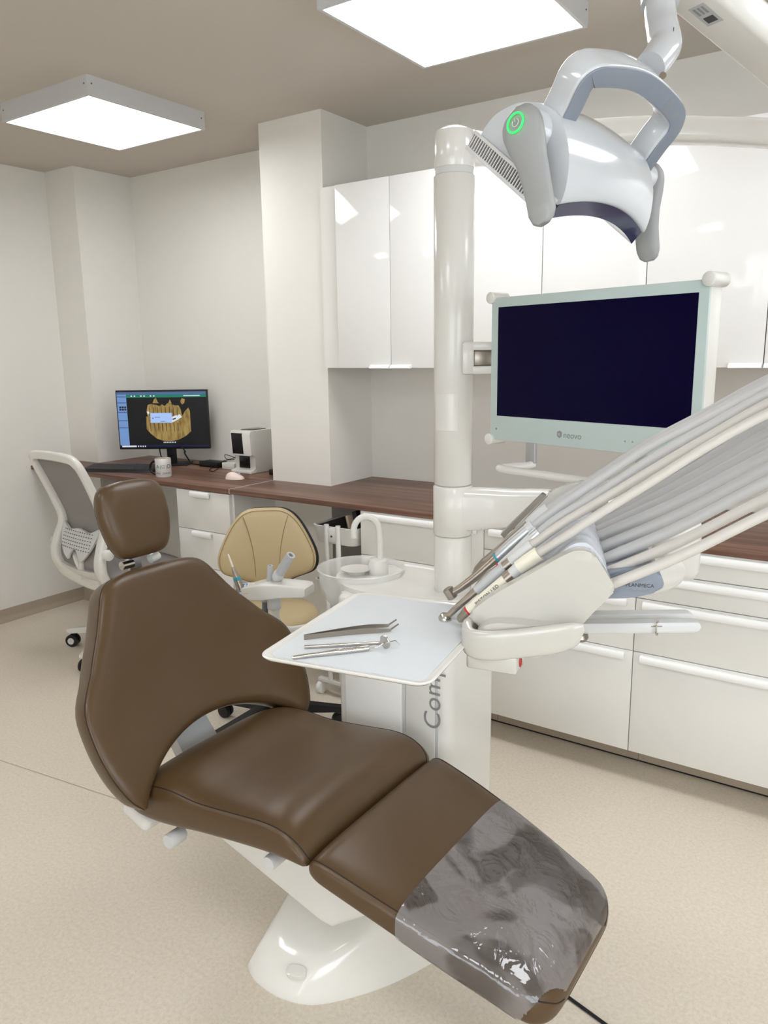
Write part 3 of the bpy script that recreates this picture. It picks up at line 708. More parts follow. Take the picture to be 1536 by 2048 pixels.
# dark lens strip below the head, vent end at the upper side
rings = []
for i in range(25):
    q = i / 24; bb = -.008 + (NW + .006) * q; cen = abs(2 * q - 1); sag = .026 * (1 - cen ** 2)
    rings.append([LP(.012 + .0, bb, .022 + sag), LP(mL - .001, bb, .022 + sag), LP(mL - .003, bb, -.004 + sag), LP(.014, bb, -.002 + sag)])
B().loft(rings).out('lens', 'lamp_glass', lamp, 40)
# vent grille strip on the near side
obox('vent_backing', (.0, -.0165, .0), (mL * .80, -.0105, .024), 'dark_gap', lamp, 0, frame(mU, m_, n_, bk))
obox('vent_rail', (-.002, -.020, .022), (mL * .98, -.008, .028), 'light_grey', lamp, .0015, frame(mU, m_, n_, bk))
obox('vent_rail', (-.002, -.020, -.006), (mL * .98, -.008, .0005), 'light_grey', lamp, .0015, frame(mU, m_, n_, bk))
for k in range(30):
    a = .004 + k * .0062
    obox('vent_slat', (a, -.0195, 0), (a + .0024, -.012, .023), 'light_grey', lamp, 0, frame(mU, m_, n_, bk))
# pivots
ctr = NP
B().lathe([(.030, -.030), (.034, -.026), (.034, .022), (.038, .026), (.038, .05)], NP - n_ * .012, n_, 36).out('pivot', 'lamp_white', lamp, 50)
B().lathe([(.030, -.02), (.032, .0), (.030, .03), (.02, .034)], FP, n_, 36).out('pivot', 'lamp_white', lamp, 50)
# handles
def handle(top, bot, side, nm):
    ax = (bot - top); Lh = ax.length; ax = ax.normalized(); nn = (n_ - ax * n_.dot(ax)).normalized(); wd = ax.cross(nn); rings = []
    for i in range(33):
        q = -.036 + (Lh + .036) * i / 32
        hwd = interp([(-.036, .004), (-.033, .015), (-.025, .025), (-.01, .034), (.005, .036), (.03, .033), (.06, .026), (Lh * .6, .0225), (Lh - .02, .022), (Lh - .006, .018), (Lh, .010)], q)
        th = interp([(-.036, .004), (-.02, .013), (.02, .016), (Lh - .02, .014), (Lh, .006)], q)
        bow = .010 * math.sin(math.pi * max(0, min(1, (q) / Lh))); rg = []
        for j in range(28):
            c, s_ = math.cos(2 * math.pi * j / 28), math.sin(2 * math.pi * j / 28)
            rg.append(top + ax * q + wd * (hwd * math.copysign(abs(c) ** .7, c)) + nn * (th * math.copysign(abs(s_) ** .6, s_) - side * bow * .6))
        rings.append(rg)
    return B().loft(rings).out('grip', 'handle_grey', lamp, 60), ax, nn
h1, ax1, nn1 = handle(NP - n_ * .048, PD(1088, 447, 1.20), -1, 'near')
h2, ax2, nn2 = handle(FP + n_ * .042, PD(1298, 522, 1.545), 1, 'far')
tc_ = NP - n_ * .048 - nn1 * .0165
b = B(); u1 = ax1; v1 = nn1.cross(ax1)
ro = []
for rr, zz in ((.0165, 0), (.0165, .0015), (.0142, .0015), (.0142, 0)): ro.append([tc_ - nn1 * zz + (u1 * math.cos(2 * math.pi * k / 40) + v1 * math.sin(2 * math.pi * k / 40)) * rr for k in range(40)])
ro.append(ro[0]); b.loft(ro, False).out('status_ring', 'green_led', h1)
b = B(); b.tube([tc_ - nn1 * .0006 + (u1 * math.cos(a) + v1 * math.sin(a)) * .0062 for a in [R(215 + 290 * k / 16) for k in range(17)]], .0007, 6); b.tube([tc_ - nn1 * .0006 - u1 * .0078, tc_ - nn1 * .0006 - u1 * .001], .0007, 6)
b.out('power_symbol', 'light_grey', h1)
# yoke : U frame
yc_n, yc_f = PD(1176, 122, 1.19), PD(1352, 222, 1.40)
yn0, yf0 = NP + n_ * .028, FP - n_ * .02
ytop = (yc_n + yc_f) / 2 + V(.0, 0, .018)
ypath = spline([yn0, yn0 + (yc_n - yn0) * .5, yn0 + (yc_n - yn0) * .82, yc_n + (yc_f - yc_n) * .10 + V(0, 0, -.004), ytop, yc_f + (yc_n - yc_f) * .12 + V(0, 0, .004), yf0 + (yc_f - yf0) * .84, yf0 + (yc_f - yf0) * .5, yf0], 6)
pn = (yc_n - yn0).cross(n_).normalized()
if pn.dot(fwd) > 0: pn = -pn          # plane normal towards the viewer side
def yoke(w_in, w_out, t0, t1, nm, m):
    rings = []
    for i, p in enumerate(ypath):
        tg = (ypath[min(i + 1, len(ypath) - 1)] - ypath[max(0, i - 1)]).normalized(); ins = tg.cross(pn).normalized()
        rg = []
        for (a, c) in rrect(w_in + w_out, t1 - t0, min(.006, (t1 - t0) * .45), 3, (w_out - w_in) / 2, (t0 + t1) / 2): rg.append(p + ins * a + pn * c)
        rings.append(rg)
    return B().loft(rings).out(nm, m, lamp, 40)
yk = yoke(.019, .019, -.030, .020, 'yoke', 'lamp_white')
yi = yoke(.0165, .0165, .0195, .0225, 'yoke_inlay', 'blue_grey')
# inlay print (rating text as short printed rules)
ya, yb_ = ypath[int(len(ypath) * .58)], ypath[int(len(ypath) * .70)]
ud = (yb_ - ya).normalized(); vd = ud.cross(pn)
for k in range(6):
    for j in range(2):
        obox('printed_line', (-.034 + j * .03, -.0085 + k * .0032, .0226), (-.034 + j * .03 + (.024 if (k + j) % 3 else .017), -.0085 + k * .0032 + .0014, .0230), 'print_grey', yi, 0, frame((ya + yb_) / 2, ud, vd, pn))
# stem: ball tube from yoke up to the spring arm
js = ypath[int(len(ypath) * .56)]
stem = [PD(1300, 135, 1.36), PD(1318, 112, 1.375), PD(1329, 92, 1.39), PD(1327, 68, 1.40), PD(1322, 40, 1.415), PD(1320, 0, 1.42), PD(1322, -95, 1.43)]
B().tube(spline(stem, 5), [.027, .029, .030, .029, .028, .0275, .0275], 28).out('stem', 'lamp_white', lamp, 60)
tb = [PD(1320, 8, 1.42), PD(1322, -95, 1.43)]
B().tube(tb, .034, 32).out('stem_sleeve', 'lamp_white', lamp, 60)
B().lathe([(.006, 0), (.006, .003), (.003, .003)], PD(1325, 152, 1.345), (-fwd), 12).out('screw', 'dull_steel', lamp)
B().lathe([(.014, 0), (.014, .0008)], PD(1348, 72, 1.375), (right * .9 - fwd * .4), 20).out('badge', 'scr_navy', lamp)

# ================================================================== INSTRUMENT CONSOLE
con = thing('instrument_console', 'white instrument console with grey holder pad and handle loop beside the tray', 'dental console', tuple(CP(.1, .15, -.03)))
CW = .37
def shell(b0, b1, name):
    # side shell: wedge outline; lower loop handle is a separate bar
    pts = spline([V(.0, .022, 0), V(.03, .052, 0), V(.09, .092, 0), V(.145, .128, 0), V(.168, .136, 0), V(.188, .130, 0), V(.207, .104, 0), V(.221, .078, 0), V(.215, .066, 0), V(.19, .036, 0), V(.165, .008, 0), V(.12, -.004, 0), V(.05, -.002, 0), V(.008, .004, 0)], 5, True)
    return B().prism([(p.x, p.y) for p in pts], lambda a, z, b_: CP(a, b_, z), b0, b1, .007, 4).out(name, 'console_white', con, 60)
shell(.0, .028, 'side_shell'); shell(CW - .028, CW, 'side_shell')
# handle loop on the near side: bar standing off the shell, joined at the front tip
rings = []
hb = spline([V(.012, .02, .018), V(.0, .006, .012), V(-.004, .004, -.006), V(.006, -.002, -.028), V(.04, .0, -.038), V(.10, .010, -.038), V(.15, .020, -.034), V(.176, .026, -.030)], 6)
for i, p in enumerate(hb):
    k = i / (len(hb) - 1); tg = (hb[min(i + 1, len(hb) - 1)] - hb[max(i - 1, 0)]); tw = CP(tg.x, tg.z, tg.y) - CP(0, 0, 0); tw.normalize()
    upz = V(0, 0, 1); upz = (upz - tw * upz.dot(tw)).normalized(); sdv = tw.cross(upz)
    hh = interp([(0, .014), (.15, .020), (.5, .024), (.8, .023), (.92, .018), (1, .006)], k); tt = interp([(0, .008), (.3, .009), (.9, .008), (1, .003)], k)
    c0 = CP(p.x, p.z, p.y) - upz * hh * .55; rg = []
    for j in range(24):
        c, s_ = math.cos(2 * math.pi * j / 24), math.sin(2 * math.pi * j / 24)
        rg.append(c0 + sdv * tt * math.copysign(abs(c) ** .6, c) + upz * hh * math.copysign(abs(s_) ** .55, s_))
    rings.append(rg)
B().loft(rings).out('grip_loop', 'console_white', con, 60)
# belly under the console
bl = spline([V(.012, .0, 0), V(.03, -.022, 0), V(.07, -.034, 0), V(.115, -.030, 0), V(.155, -.006, 0), V(.17, .012, 0), V(.1, .02, 0), V(.04, .02, 0)], 5, True)
B().prism([(p.x, p.y) for p in bl], lambda a, z, b_: CP(a, b_, z), -.03, CW - .02, .012, 4).out('belly', 'console_white', con, 60)
# holder pad with ribs along the instruments
def padprof(a): return sinterp([(-.004, -.002), (.0, .008), (.03, .036), (.09, .077), (.13, .112), (.155, .135), (.178, .139), (.197, .122), (.211, .095)], a)
b = B(); NB = 60; g = []
for i in range(NB + 1):
    bb = .028 + (CW - .056) * i / NB; row = []
    for k in range(27):
        a = -.004 + .215 * k / 26; rib = .0022 * (0.5 + .5 * math.cos(2 * math.pi * i / NB * 6)) * min(1, k / 4)
        row.append(b.bm.verts.new(CP(a, bb, padprof(a) + rib)))
    low = [b.bm.verts.new(CP(.205, bb, .05)), b.bm.verts.new(CP(.0, bb, .006))]
    g.append(row + low)
for i in range(NB):
    for k in range(len(g[0])):
        k2 = (k + 1) % len(g[0]); b.bm.faces.new((g[i][k], g[i + 1][k], g[i + 1][k2], g[i][k2]))
b.bm.faces.new(g[0]); b.bm.faces.new(g[-1][::-1])
b.out('holder_pad', 'pad', con, 60)
# back fairing at the far end and touch panel edge
ff = spline([V(.005, .03, 0), V(.05, .085, 0), V(.108, .150, 0), V(.125, .168, 0), V(.205, .188, 0), V(.225, .165, 0), V(.21, .09, 0), V(.1, .05, 0)], 4, True)
B().prism([(p.x, p.y) for p in ff], lambda a, z, b_: CP(a, b_, z), CW, CW + .022, .004, 3).out('touch_panel', 'console_white', con, 60)
B().prism([(.02, .068), (.102, .155), (.109, .150), (.027, .060)], lambda a, z, b_: CP(a - .004, b_, z), CW + .005, CW + .03).out('panel_display', 'dull_steel', con)
# grey valve box at the rear with the maker's name
pr = spline([V(.15, .05, 0), V(.20, .086, 0), V(.27, .098, 0), V(.287, .096, 0), V(.298, .078, 0), V(.294, .062, 0), V(.245, .047, 0), V(.18, .044, 0)], 4, True)
vb0, vb1 = .055, .20
vbx = B().prism([(p.x, p.y) for p in pr], lambda a, z, b_: CP(a, b_, z), vb0, vb1, .006, 3).out('valve_box', 'blue_grey', con, 60)
text('lettering', 'PLANMECA', .0085, frame(CP(.263, vb0 - .0003, .069), E2, (0, 0, 1), -E1), 'print_dark', vbx, .0002)
text('lettering', 'Compact i', .0075, frame(CP(.263, vb0 - .0003, .060), E2, (0, 0, 1), -E1), 'print_grey', vbx, .0002)
# two flat bars with a wire hook under the console
bd = V(right.x, right.y, 0).normalized(); bu = V(0, 0, 1); bn = bd.cross(bu)
for (xa, ya), (xb, yb2), t_, hh, nm in (((1120, 1235), (1383, 1237), 1.46, .0088, 'slide_bar'), ((1120, 1254), (1397, 1256), 1.40, .0095, 'slide_bar')):
    A0, A1 = PD(xa, ya, t_), PD(xb, yb2, t_); A1.z = A0.z
    Lb = (A1 - A0).length; dd = (A1 - A0).normalized()
    sb = B().prism(rrect(Lb, hh * 2, hh * .9, 6, Lb / 2, 0), lambda a, c, w_: A0 + dd * a + bu * c + bn * w_, -.012, .012, .003).out(nm, 'light_grey', con, 60)
hk = PD(1315, 1252, 1.388)
ringp = [hk + bu * (-.004 + .013 * math.cos(a)) + (dd * .55 - bn * .8).normalized() * .008 * math.sin(a) for a in [R(360 * k / 20) for k in range(21)]]
B().tube(ringp, .0014, 8).out('wire_hook', 'steel', con); B().tube([hk - dd * .012, hk + dd * .008], .002, 8).out('hook_pin', 'dull_steel', con)
cp_ = PD(1152, 1268, 1.40)
B().lathe([(.010, -.008), (.021, -.006), (.023, 0), (.02, .006), (.012, .008)], cp_, (.2, 0, 1), 24).out('clamp_screw', 'dull_steel', con)
# tray bracket below the front tip
tbp = PZ(1000, 1300, 1.092)
TR1 = V(-.178, .984, 0).normalized(); TR2 = V(TR1.y, -TR1.x, 0)
brk = B().prism(rrect(.082, .05, .006, 3), lambda a, c, w_: PD(990, 1313, 1.235) + TR2 * a + TR1 * c + V(0, 0, w_), -.016, .012, .003).out('tray_bracket', 'console_white', con, 50)
rc = PD(990, 1313, 1.235) + TR2 * .0415
B().tube([rc + TR1 * .008 * math.cos(a) * .7 + V(0, 0, .009 * math.sin(a)) + V(0, 0, -.001) for a in [R(360 * k / 20) for k in range(21)]], .0012, 8).out('release_ring', 'red', brk)

# ================================================================== INSTRUMENTS IN THE HOLDER with hoses, and support rods
def plane(b_): return CO + E1 * b_
def IP(px, py, b_): return PP(px, py, plane(b_), E1)
def hose(b_, pts, tipy, r, m, parent, rod_y):
    P = [IP(x, y, b_) for x, y in pts]
    last, prev = P[-1], P[-2]; d_ = (last - prev).normalized()
    tip = last + d_ * .14 + V(0, 0, -.015); end = IP(1536, rod_y, b_); end = end + (end - CP(.2, b_, .075)).normalized() * .16
    mid = (tip + end) / 2 + d_ * .06
    B().tube(spline(P + [tip, mid, end], 8), r, 14).out('hose', m, parent, 60)
GRP = 'instruments resting in the console holder'
# 1 scaler
def instrument(name, label, loc): return thing(name, label, 'dental instrument', tuple(loc), GRP)
b1 = .052
t = instrument('ultrasonic_scaler', 'cream ultrasonic scaler with red ring, the instrument next to the white side shell', IP(980, 1190, b1))
B().tube([IP(917, 1241, b1), IP(921, 1238, b1), IP(937, 1222, b1)], [.0042, .0078, .0094], 20).out('nozzle', 'satin_nickel', t)
B().tube([IP(936, 1223, b1), IP(938.5, 1220.8, b1)], .0098, 20).out('ring', 'red', t)
bd1 = B().tube([IP(938.5, 1220.8, b1), IP(975, 1190, b1), IP(1013, 1158, b1)], [.0095, .0098, .0100], 24).out('body', 'cream', t)
B().tube([IP(1012, 1158.5, b1), IP(1024, 1148, b1)], .0106, 20).out('collar', 'satin_nickel', t)
B().tube([IP(1023, 1149, b1), IP(1040, 1134, b1)], .0104, 20).out('sleeve', 'light_grey', t)
B().tube([IP(1037, 1136, b1), IP(1055, 1123, b1), IP(1078, 1107, b1)], [.0118, .0125, .0125], 24).out('connector', 'cream', t)
sa, sb_ = IP(945, 1214, b1), IP(1008, 1161, b1); td = (sb_ - sa).normalized(); tn = (CAM - sa).normalized(); tn = (tn - td * tn.dot(td)).normalized(); tup = tn.cross(td)
text('lettering', 'PIEZON LED', .0082, frame((sa + sb_) / 2 + tn * .0107, td, tup, tn), 'print_dark', bd1, .0002, 0, 1.15)
hose(b1, [(1076, 1108), (1120, 1080), (1200, 1027), (1300, 965), (1420, 890), (1545, 822)], 0, .0074, 'hose_warm', t, 1024)
# 2 contra-angle with silver ball head
b2 = .098
t = instrument('handpiece', 'nickel handpiece with the bright silver ball head', IP(985, 1140, b2))
B().lathe([(.003, -.012), (.0095, -.008), (.0115, 0), (.010, .007), (.005, .011)], IP(890, 1238, b2 + .0), (E2 * .45 + V(0, 0, -.7) - E1 * .4), 24).out('head', 'steel', t)
B().tube(spline([IP(896, 1232, b2), IP(915, 1214, b2), IP(948, 1184, b2), IP(975, 1153, b2), IP(1006, 1132, b2)], 5), [.0055, .006, .0066, .0078, .009], 20).out('neck', 'satin_nickel', t)
B().tube([IP(1000, 1136.5, b2), IP(1003, 1134, b2)], .0099, 20).out('ring', 'red', t)
B().tube([IP(1003, 1134, b2), IP(1035, 1106, b2), IP(1068, 1074, b2)], [.0095, .0108, .0112], 24).out('motor', 'light_grey', t)
B().tube([IP(1066, 1076, b2), IP(1080, 1064, b2)], .0118, 20).out('coupling', 'aluminium', t)
hose(b2, [(1078, 1066), (1120, 1034), (1200, 985), (1300, 920), (1420, 852), (1545, 783)], 0, .0078, 'hose', t, 990)
# 3 second contra-angle
b3 = .15
t = instrument('handpiece', 'nickel contra-angle handpiece with a square head lying above the tray edge', IP(965, 1140, b3))
B().lathe([(.007, -.012), (.010, -.010), (.010, .009), (.006, .011)], IP(901, 1187, b3), (E2 * .5 + V(0, 0, -.8)), 8).out('head', 'satin_nickel', t, 20)
B().tube(spline([IP(904, 1186, b3), IP(925, 1173, b3), IP(955, 1150, b3), IP(985, 1124, b3), IP(998, 1112, b3)], 5), [.0064, .0072, .0082, .0094, .0104], 20).out('neck', 'satin_nickel', t)
B().tube([IP(993, 1117, b3), IP(996, 1114.5, b3)], .0112, 20).out('ring', 'teal_ring', t)
B().tube([IP(996, 1114.5, b3), IP(1028, 1085, b3), IP(1060, 1058, b3)], [.0105, .0115, .0115], 24).out('motor', 'aluminium', t)
B().tube([IP(1058, 1060, b3), IP(1068, 1051, b3)], .0124, 20).out('coupling', 'light_grey', t)
hose(b3, [(1066, 1053), (1120, 1012), (1200, 958), (1300, 893), (1420, 830), (1545, 765)], 0, .0078, 'hose', t, 962)
# 4 air-water syringe, dark flat body
b4 = .075
t = instrument('handpiece', 'grey handpiece between the scaler and the silver ball head handpiece', IP(985, 1160, b4))
B().tube([IP(908, 1216, b4), IP(912, 1215, b4), IP(935, 1198, b4), IP(955, 1180, b4)], [.003, .004, .0046, .0062], 16).out('nozzle', 'satin_nickel', t)
B().tube([IP(953, 1182, b4), IP(990, 1149, b4), IP(1010, 1133, b4)], [.0086, .0094, .0094], 20).out('body', 'grey_plastic', t)
B().tube([IP(1009, 1134, b4), IP(1022, 1124, b4)], .0102, 20).out('collar', 'dull_steel', t)
B().tube([IP(1020, 1125, b4), IP(1045, 1104, b4), IP(1064, 1090, b4)], .0094, 20).out('coupling', 'light_grey', t)
hose(b4, [(1062, 1092), (1120, 1050), (1200, 1002), (1300, 942), (1420, 872), (1545, 802)], 0, .0074, 'hose_warm', t, 1005)
b5 = .235
t = instrument('air_syringe', 'flat dark steel syringe, the instrument farthest from the white side shell', IP(1010, 1090, b5))
B().tube([IP(948, 1153, b5), IP(958, 1143, b5), IP(975, 1128, b5)], [.006, .012, .015], 20, True, .7).out('nozzle', 'dull_steel', t)
B().tube([IP(974, 1129, b5), IP(1015, 1092, b5), IP(1062, 1048, b5)], [.015, .0125, .011], 20, True, .7).out('body', 'dull_steel', t)
B().tube([IP(1060, 1050, b5), IP(1085, 1028, b5), IP(1098, 1018, b5)], [.0125, .0135, .0125], 20).out('coupling', 'light_grey', t)
hose(b5, [(1096, 1020), (1130, 996), (1200, 950), (1300, 885), (1420, 822), (1545, 755)], 0, .0085, 'hose', t, 935)
# support rods rising from the back of the console
for i, (bb, ry) in enumerate(((.04, 1026), (.075, 995), (.115, 962), (.155, 936), (.195, 910), (.235, 888), (.275, 866), (.315, 845), (.345, 828))):
    s0 = CP(.196, bb, .062 + .012 * min(i, 4)); q = IP(1536, ry, bb); d_ = (q - s0).normalized()
    mid = (s0 + q) / 2 + V(0, 0, -.006)
    B().tube(spline([s0, mid, q, q + d_ * .16], 6), .0085 if i < 2 else .0098, 14).out('support_rod', 'hose' if i > 1 else 'hose_warm', con, 60)

# ================================================================== TRAY + HAND INSTRUMENTS
TZ_ = 1.092
tc1, tc2, tc4 = PZ(510, 1316, TZ_), PZ(716, 1184, TZ_), PZ(850, 1385, TZ_)
TO = tc1; TW = (tc4 - tc1).dot(TR2); TD = (tc2 - tc1).dot(TR1)
def TP(a, b_, z=0): return TO + TR2 * a + TR1 * b_ + V(0, 0, z)
tray = thing('instrument_tray', 'white rectangular instrument tray with pale blue mat over the chair', 'tray', tuple(TP(TW / 2, TD / 2, -.004)))
rings = []
for ins, z_ in ((.02, -.004), (.006, -.004), (.001, .0), (0, .006), (.002, .0072), (.005, .006), (.013, .001), (.02, .0)):
    rr = rrect(TW - 2 * ins, TD - 2 * ins, max(.006, .028 - ins), 6, TW / 2, TD / 2)
    rg = []
    for a, b_ in rr:
        cdist = min(a, TW - a) + min(b_, TD - b_); dip = -.006 * max(0, 1 - cdist / .07) if z_ > .002 else 0
        rg.append(TP(a, b_, z_ + dip))
    rings.append(rg)
B().loft(rings).out('tray_dish', 'white_lacquer', tray, 60)
B().prism(rrect(TW - .028, TD - .028, .018, 6, TW / 2, TD / 2), lambda a, b_, z: TP(a, b_, z), .0002, .0018, .0004, 1).out('mat', 'tray_mat', tray, 40)
zt = TZ_ + .0018
def TQ(px, py, dz=.004): return PZ(px, py, zt + dz)
# tweezers
tw = thing('tweezers', 'steel college tweezers with angled tips on the tray', 'tweezers', tuple(TQ(690, 1268, 0)), 'steel hand instruments on the tray')
def strip(path, ws, th, m, nm, parent):
    rings = []
    for i, p in enumerate(path):
        tg = (path[min(i + 1, len(path) - 1)] - path[max(0, i - 1)]).normalized(); sdv = tg.cross(V(0, 0, 1)).normalized(); u_ = sdv.cross(tg); w__ = interp(ws, i / (len(path) - 1))
        rings.append([p + u_ * w__ + sdv * th, p - u_ * w__ + sdv * th, p - u_ * w__ - sdv * th, p + u_ * w__ - sdv * th])
    return B().loft(rings).out(nm, m, parent, 30)
sp1 = spline([TQ(608, 1275, .0045), TQ(660, 1269, .0045), TQ(700, 1265, .0045), TQ(740, 1262, .0045), TQ(778, 1260.5, .004), TQ(781, 1259, .004)], 4) + [TQ(797, 1248, .0095)]
strip(sp1, [(0, .0042), (.3, .0042), (.55, .0048), (.72, .003), (1, .0011)], .0007, 'dull_steel', 'arm', tw)
sp2 = spline([TQ(608, 1274, .0048), TQ(655, 1265.5, .0048), TQ(700, 1258, .0048), TQ(740, 1253, .0048), TQ(774, 1251, .004), TQ(778, 1249, .004)], 4) + [TQ(793, 1239, .0095)]
strip(sp2, [(0, .0042), (.3, .0040), (.55, .0040), (.72, .003), (1, .0011)], .0007, 'dull_steel', 'arm', tw)
# probe
pr_ = thing('dental_probe', 'steel dental probe with a hooked tip lying behind the mouth mirror', 'dental probe', tuple(TQ(690, 1288, 0)), 'steel hand instruments on the tray')
B().tube([TQ(609, 1294, .003), TQ(680, 1290, .003), TQ(740, 1286, .003), TQ(763, 1285, .003)], [.0031, .0031, .0031, .0026], 14).out('handle', 'steel', pr_)
B().tube(spline([TQ(760, 1285, .003), TQ(780, 1283.5, .003), TQ(790, 1281, .006), TQ(793, 1283, .005), TQ(800, 1289, .001)], 4), [.0012, .0009, .0008, .0004], 8).out('tip', 'steel', pr_)
# mirror
mi = thing('mouth_mirror', 'steel mouth mirror with a grooved grip at the front of the tray', 'mouth mirror', tuple(TQ(670, 1308, 0)), 'steel hand instruments on the tray')
m0, m1 = TQ(584, 1315, .0035), TQ(739, 1296, .0045)
prof = [(0, .002), (.02, .0032), (.3, .0034), (.58, .0048)]
for k in range(7): prof += [(.62 + k * .04, .0052), (.64 + k * .04, .0044)]
prof += [(.93, .0048), (.985, .0044), (1, .003)]
mlen = (m1 - m0).length
B().lathe([(r_, q * mlen) for q, r_ in prof], m0, m1 - m0, 16).out('handle', 'steel', mi, 30)
B().tube(spline([m1, TQ(752, 1295, .0045), TQ(760, 1291, .006), TQ(766, 1287, .009)], 4), .0011, 8).out('neck', 'steel', mi)
mc = TQ(770, 1284, .0115); mn = (-right * .55 + V(0, 0, .75) - fwd * .25).normalized()
B().lathe([(.0105, -.0012), (.0112, -.0006), (.0112, .0010), (.0102, .0012)], mc, (right * .8 + V(0, 0, .25) + fwd * .75), 24).out('mirror_head', 'steel', mi)

# ================================================================== ASSISTANT HOLDER
AY = 1.80
asst = thing('suction_holder', 'white suction holder with blue keypad beside the backrest', 'instrument holder', tuple(PY(555, 1180, AY)))
a0p, a1p = PY(488, 1196, AY - .03), PY(612, 1166, AY + .02)
adx = V(a1p.x - a0p.x, a1p.y - a0p.y, 0).normalized(); ady = V(-adx.y, adx.x, 0); AL = (a1p - a0p).length; az = PY(560, 1172, AY).z
def AP(a, b_, z): return V(a0p.x, a0p.y, az) + adx * a + ady * b_ + V(0, 0, z)
rings = []
for a, hw_, zt_, zb_ in ((-.012, .012, -.030, -.036), (0, .028, -.018, -.040), (.02, .040, -.008, -.045), (.05, .045, .002, -.048), (.09, .046, .012, -.044), (.15, .044, .016, -.030), (AL - .03, .042, .017, -.022), (AL - .008, .040, .016, -.020), (AL, .034, .010, -.016)):
    rings.append([AP(a, b_, z_) for b_, z_ in [(p[0], p[1]) for p in rrect(2 * hw_, zt_ - zb_, min(.007, (zt_ - zb_) * .4), 3, 0, (zt_ + zb_) / 2)]])
B().loft(rings).out('holder_body', 'white_plastic', asst, 35)
kn = (adx * -.25 - ady * .55 + V(0, 0, .8)).normalized(); kd = (adx - kn * adx.dot(kn)).normalized(); kv = kn.cross(kd); kc = AP(.026, -.024, -.012)
B().prism(rrect(.066, .046, .016, 5), lambda p, q, w_: kc + kd * p + kv * q + kn * w_, -.012, .001, .002).out('keypad_plate', 'white_plastic', asst, 40)
for i in range(4):
    for j in range(2):
        c = kc + kn * .0005 + kd * (-.021 + i * .0140) + kv * (-.0095 + j * .019)
        B().prism(rrect(.0135, .0175, .003, 3), lambda p, q, w_, c=c: c + kd * p + kv * q + kn * w_, .0, .0022, .0004, 1).out('key_pad', 'blue_key' if i < 2 else 'light_grey', asst, 40)
        B().lathe([(.0052, .0), (.0052, .0028)], c, kn, 16).out('key', 'white_plastic', asst)
# cradle plate at left
B().prism(rrect(.05, .05, .012, 4), lambda p, q, w_: AP(-.016, p, q - .03) + adx * w_, -.004, .004, .002).out('cradle', 'light_grey', asst, 40)
B().tube(spline([AP(.115, 0, -.03), AP(.115, 0, -.085), AP(.12, .0, -.125), AP(.15, .01, -.155), AP(.20, .02, -.150), AP(.28, .03, -.13), AP(.36, .03, -.125)], 6), .0165, 20).out('support_tube', 'white_plastic', asst, 60)
B().lathe([(.021, -.02), (.023, -.017), (.023, .02), (.02, .023)], AP(.115, 0, -.06), (0, 0, 1), 24).out('tube_collar', 'light_grey', asst)
# things held by it
def sleeve(px, py0, py1, r0, r1, lean, nm, lab, m, px1=None, hol=True):
    p0 = PY(px, py0, AY); p1 = PY(px1 or px, py1, AY); 
    t = thing(nm, lab, 'suction handpiece', tuple(p0), 'suction tips in the assistant holder')
    d_ = (p1 - p0); B().lathe([(r0, -.02), (r0, d_.length * .25), (r1, d_.length * .3), (r1 * .88, d_.length), (r1 * .5, d_.length), (r1 * .5, d_.length * .7)], p0, d_, 24, False).out('tip', m, t, 40)
    return t, p0, d_
t, p0, d_ = sleeve(540, 1166, 1131, .0115, .0105, 0, 'saliva_ejector', 'short upright grey saliva ejector tip in the suction holder', 'grey_plastic')
t, p0, d_ = sleeve(557, 1150, 1110, .0155, .0165, 0, 'suction_tip', 'tilted wide grey suction tip in the suction holder', 'grey_plastic', 582)
B().lathe([(.018, -.012), (.018, -.006), (.015, -.004), (.018, -.002), (.018, .006), (.015, .008), (.017, .012)], p0, d_, 24).out('tip_collar', 'light_grey', t)
for px, m, l_ in ((541, 'blue_grey', .2), (553, 'blue_grey', .22)):
    pass
p0, p1 = PY(484, 1185, AY - .05), PY(456, 1108, AY - .05)
t = thing('three_way_syringe', 'slim nickel air-water syringe with teal ring rising beside the backrest', 'dental instrument', tuple(p0))
D_ = p1 - p0; Ls = D_.length
B().lathe([(.0135, -.03), (.0135, 0), (.0120, Ls * .40), (.006, Ls * .62), (.0045, Ls * .66)], p0, D_, 24).out('body', 'satin_nickel', t, 50)
B().lathe([(.0126, Ls * .30), (.0128, Ls * .31), (.0124, Ls * .385), (.012, Ls * .39)], p0, D_, 24).out('ring', 'teal_ring', t)
B().lathe([(.0042, Ls * .6), (.0036, Ls * .8), (.0022, Ls)], p0, D_, 12).out('tip', 'cream', t)
for a_, b_, lb in ((.07, .02, 'grey suction hose hanging under the keypad end of the suction holder'), (.098, .028, 'grey suction hose hanging beside the white support tube of the holder')):
    ht = thing('suction_hose', lb, 'hose', tuple(AP(a_, b_, -.3)), 'hoses below the suction holder')
    B().tube(spline([AP(a_, b_, -.046), AP(a_ - .01, b_ + .01, -.15), AP(a_ - .01, b_ + .02, -.40), AP(a_ + .06, b_ + .04, -.60), AP(a_ + .18, b_ + .05, -.66), AP(a_ + .31, b_ + .03, -.66)], 6), .0105, 14).out('tubing', 'blue_grey', ht, 60)
    B().lathe([(.013, -.02), (.0135, -.018), (.0135, .0), (.011, .004)], AP(a_, b_, -.046), (0, 0, 1), 18).out('hose_end', 'light_grey', ht)

# ================================================================== DESK THINGS
DZ = .917
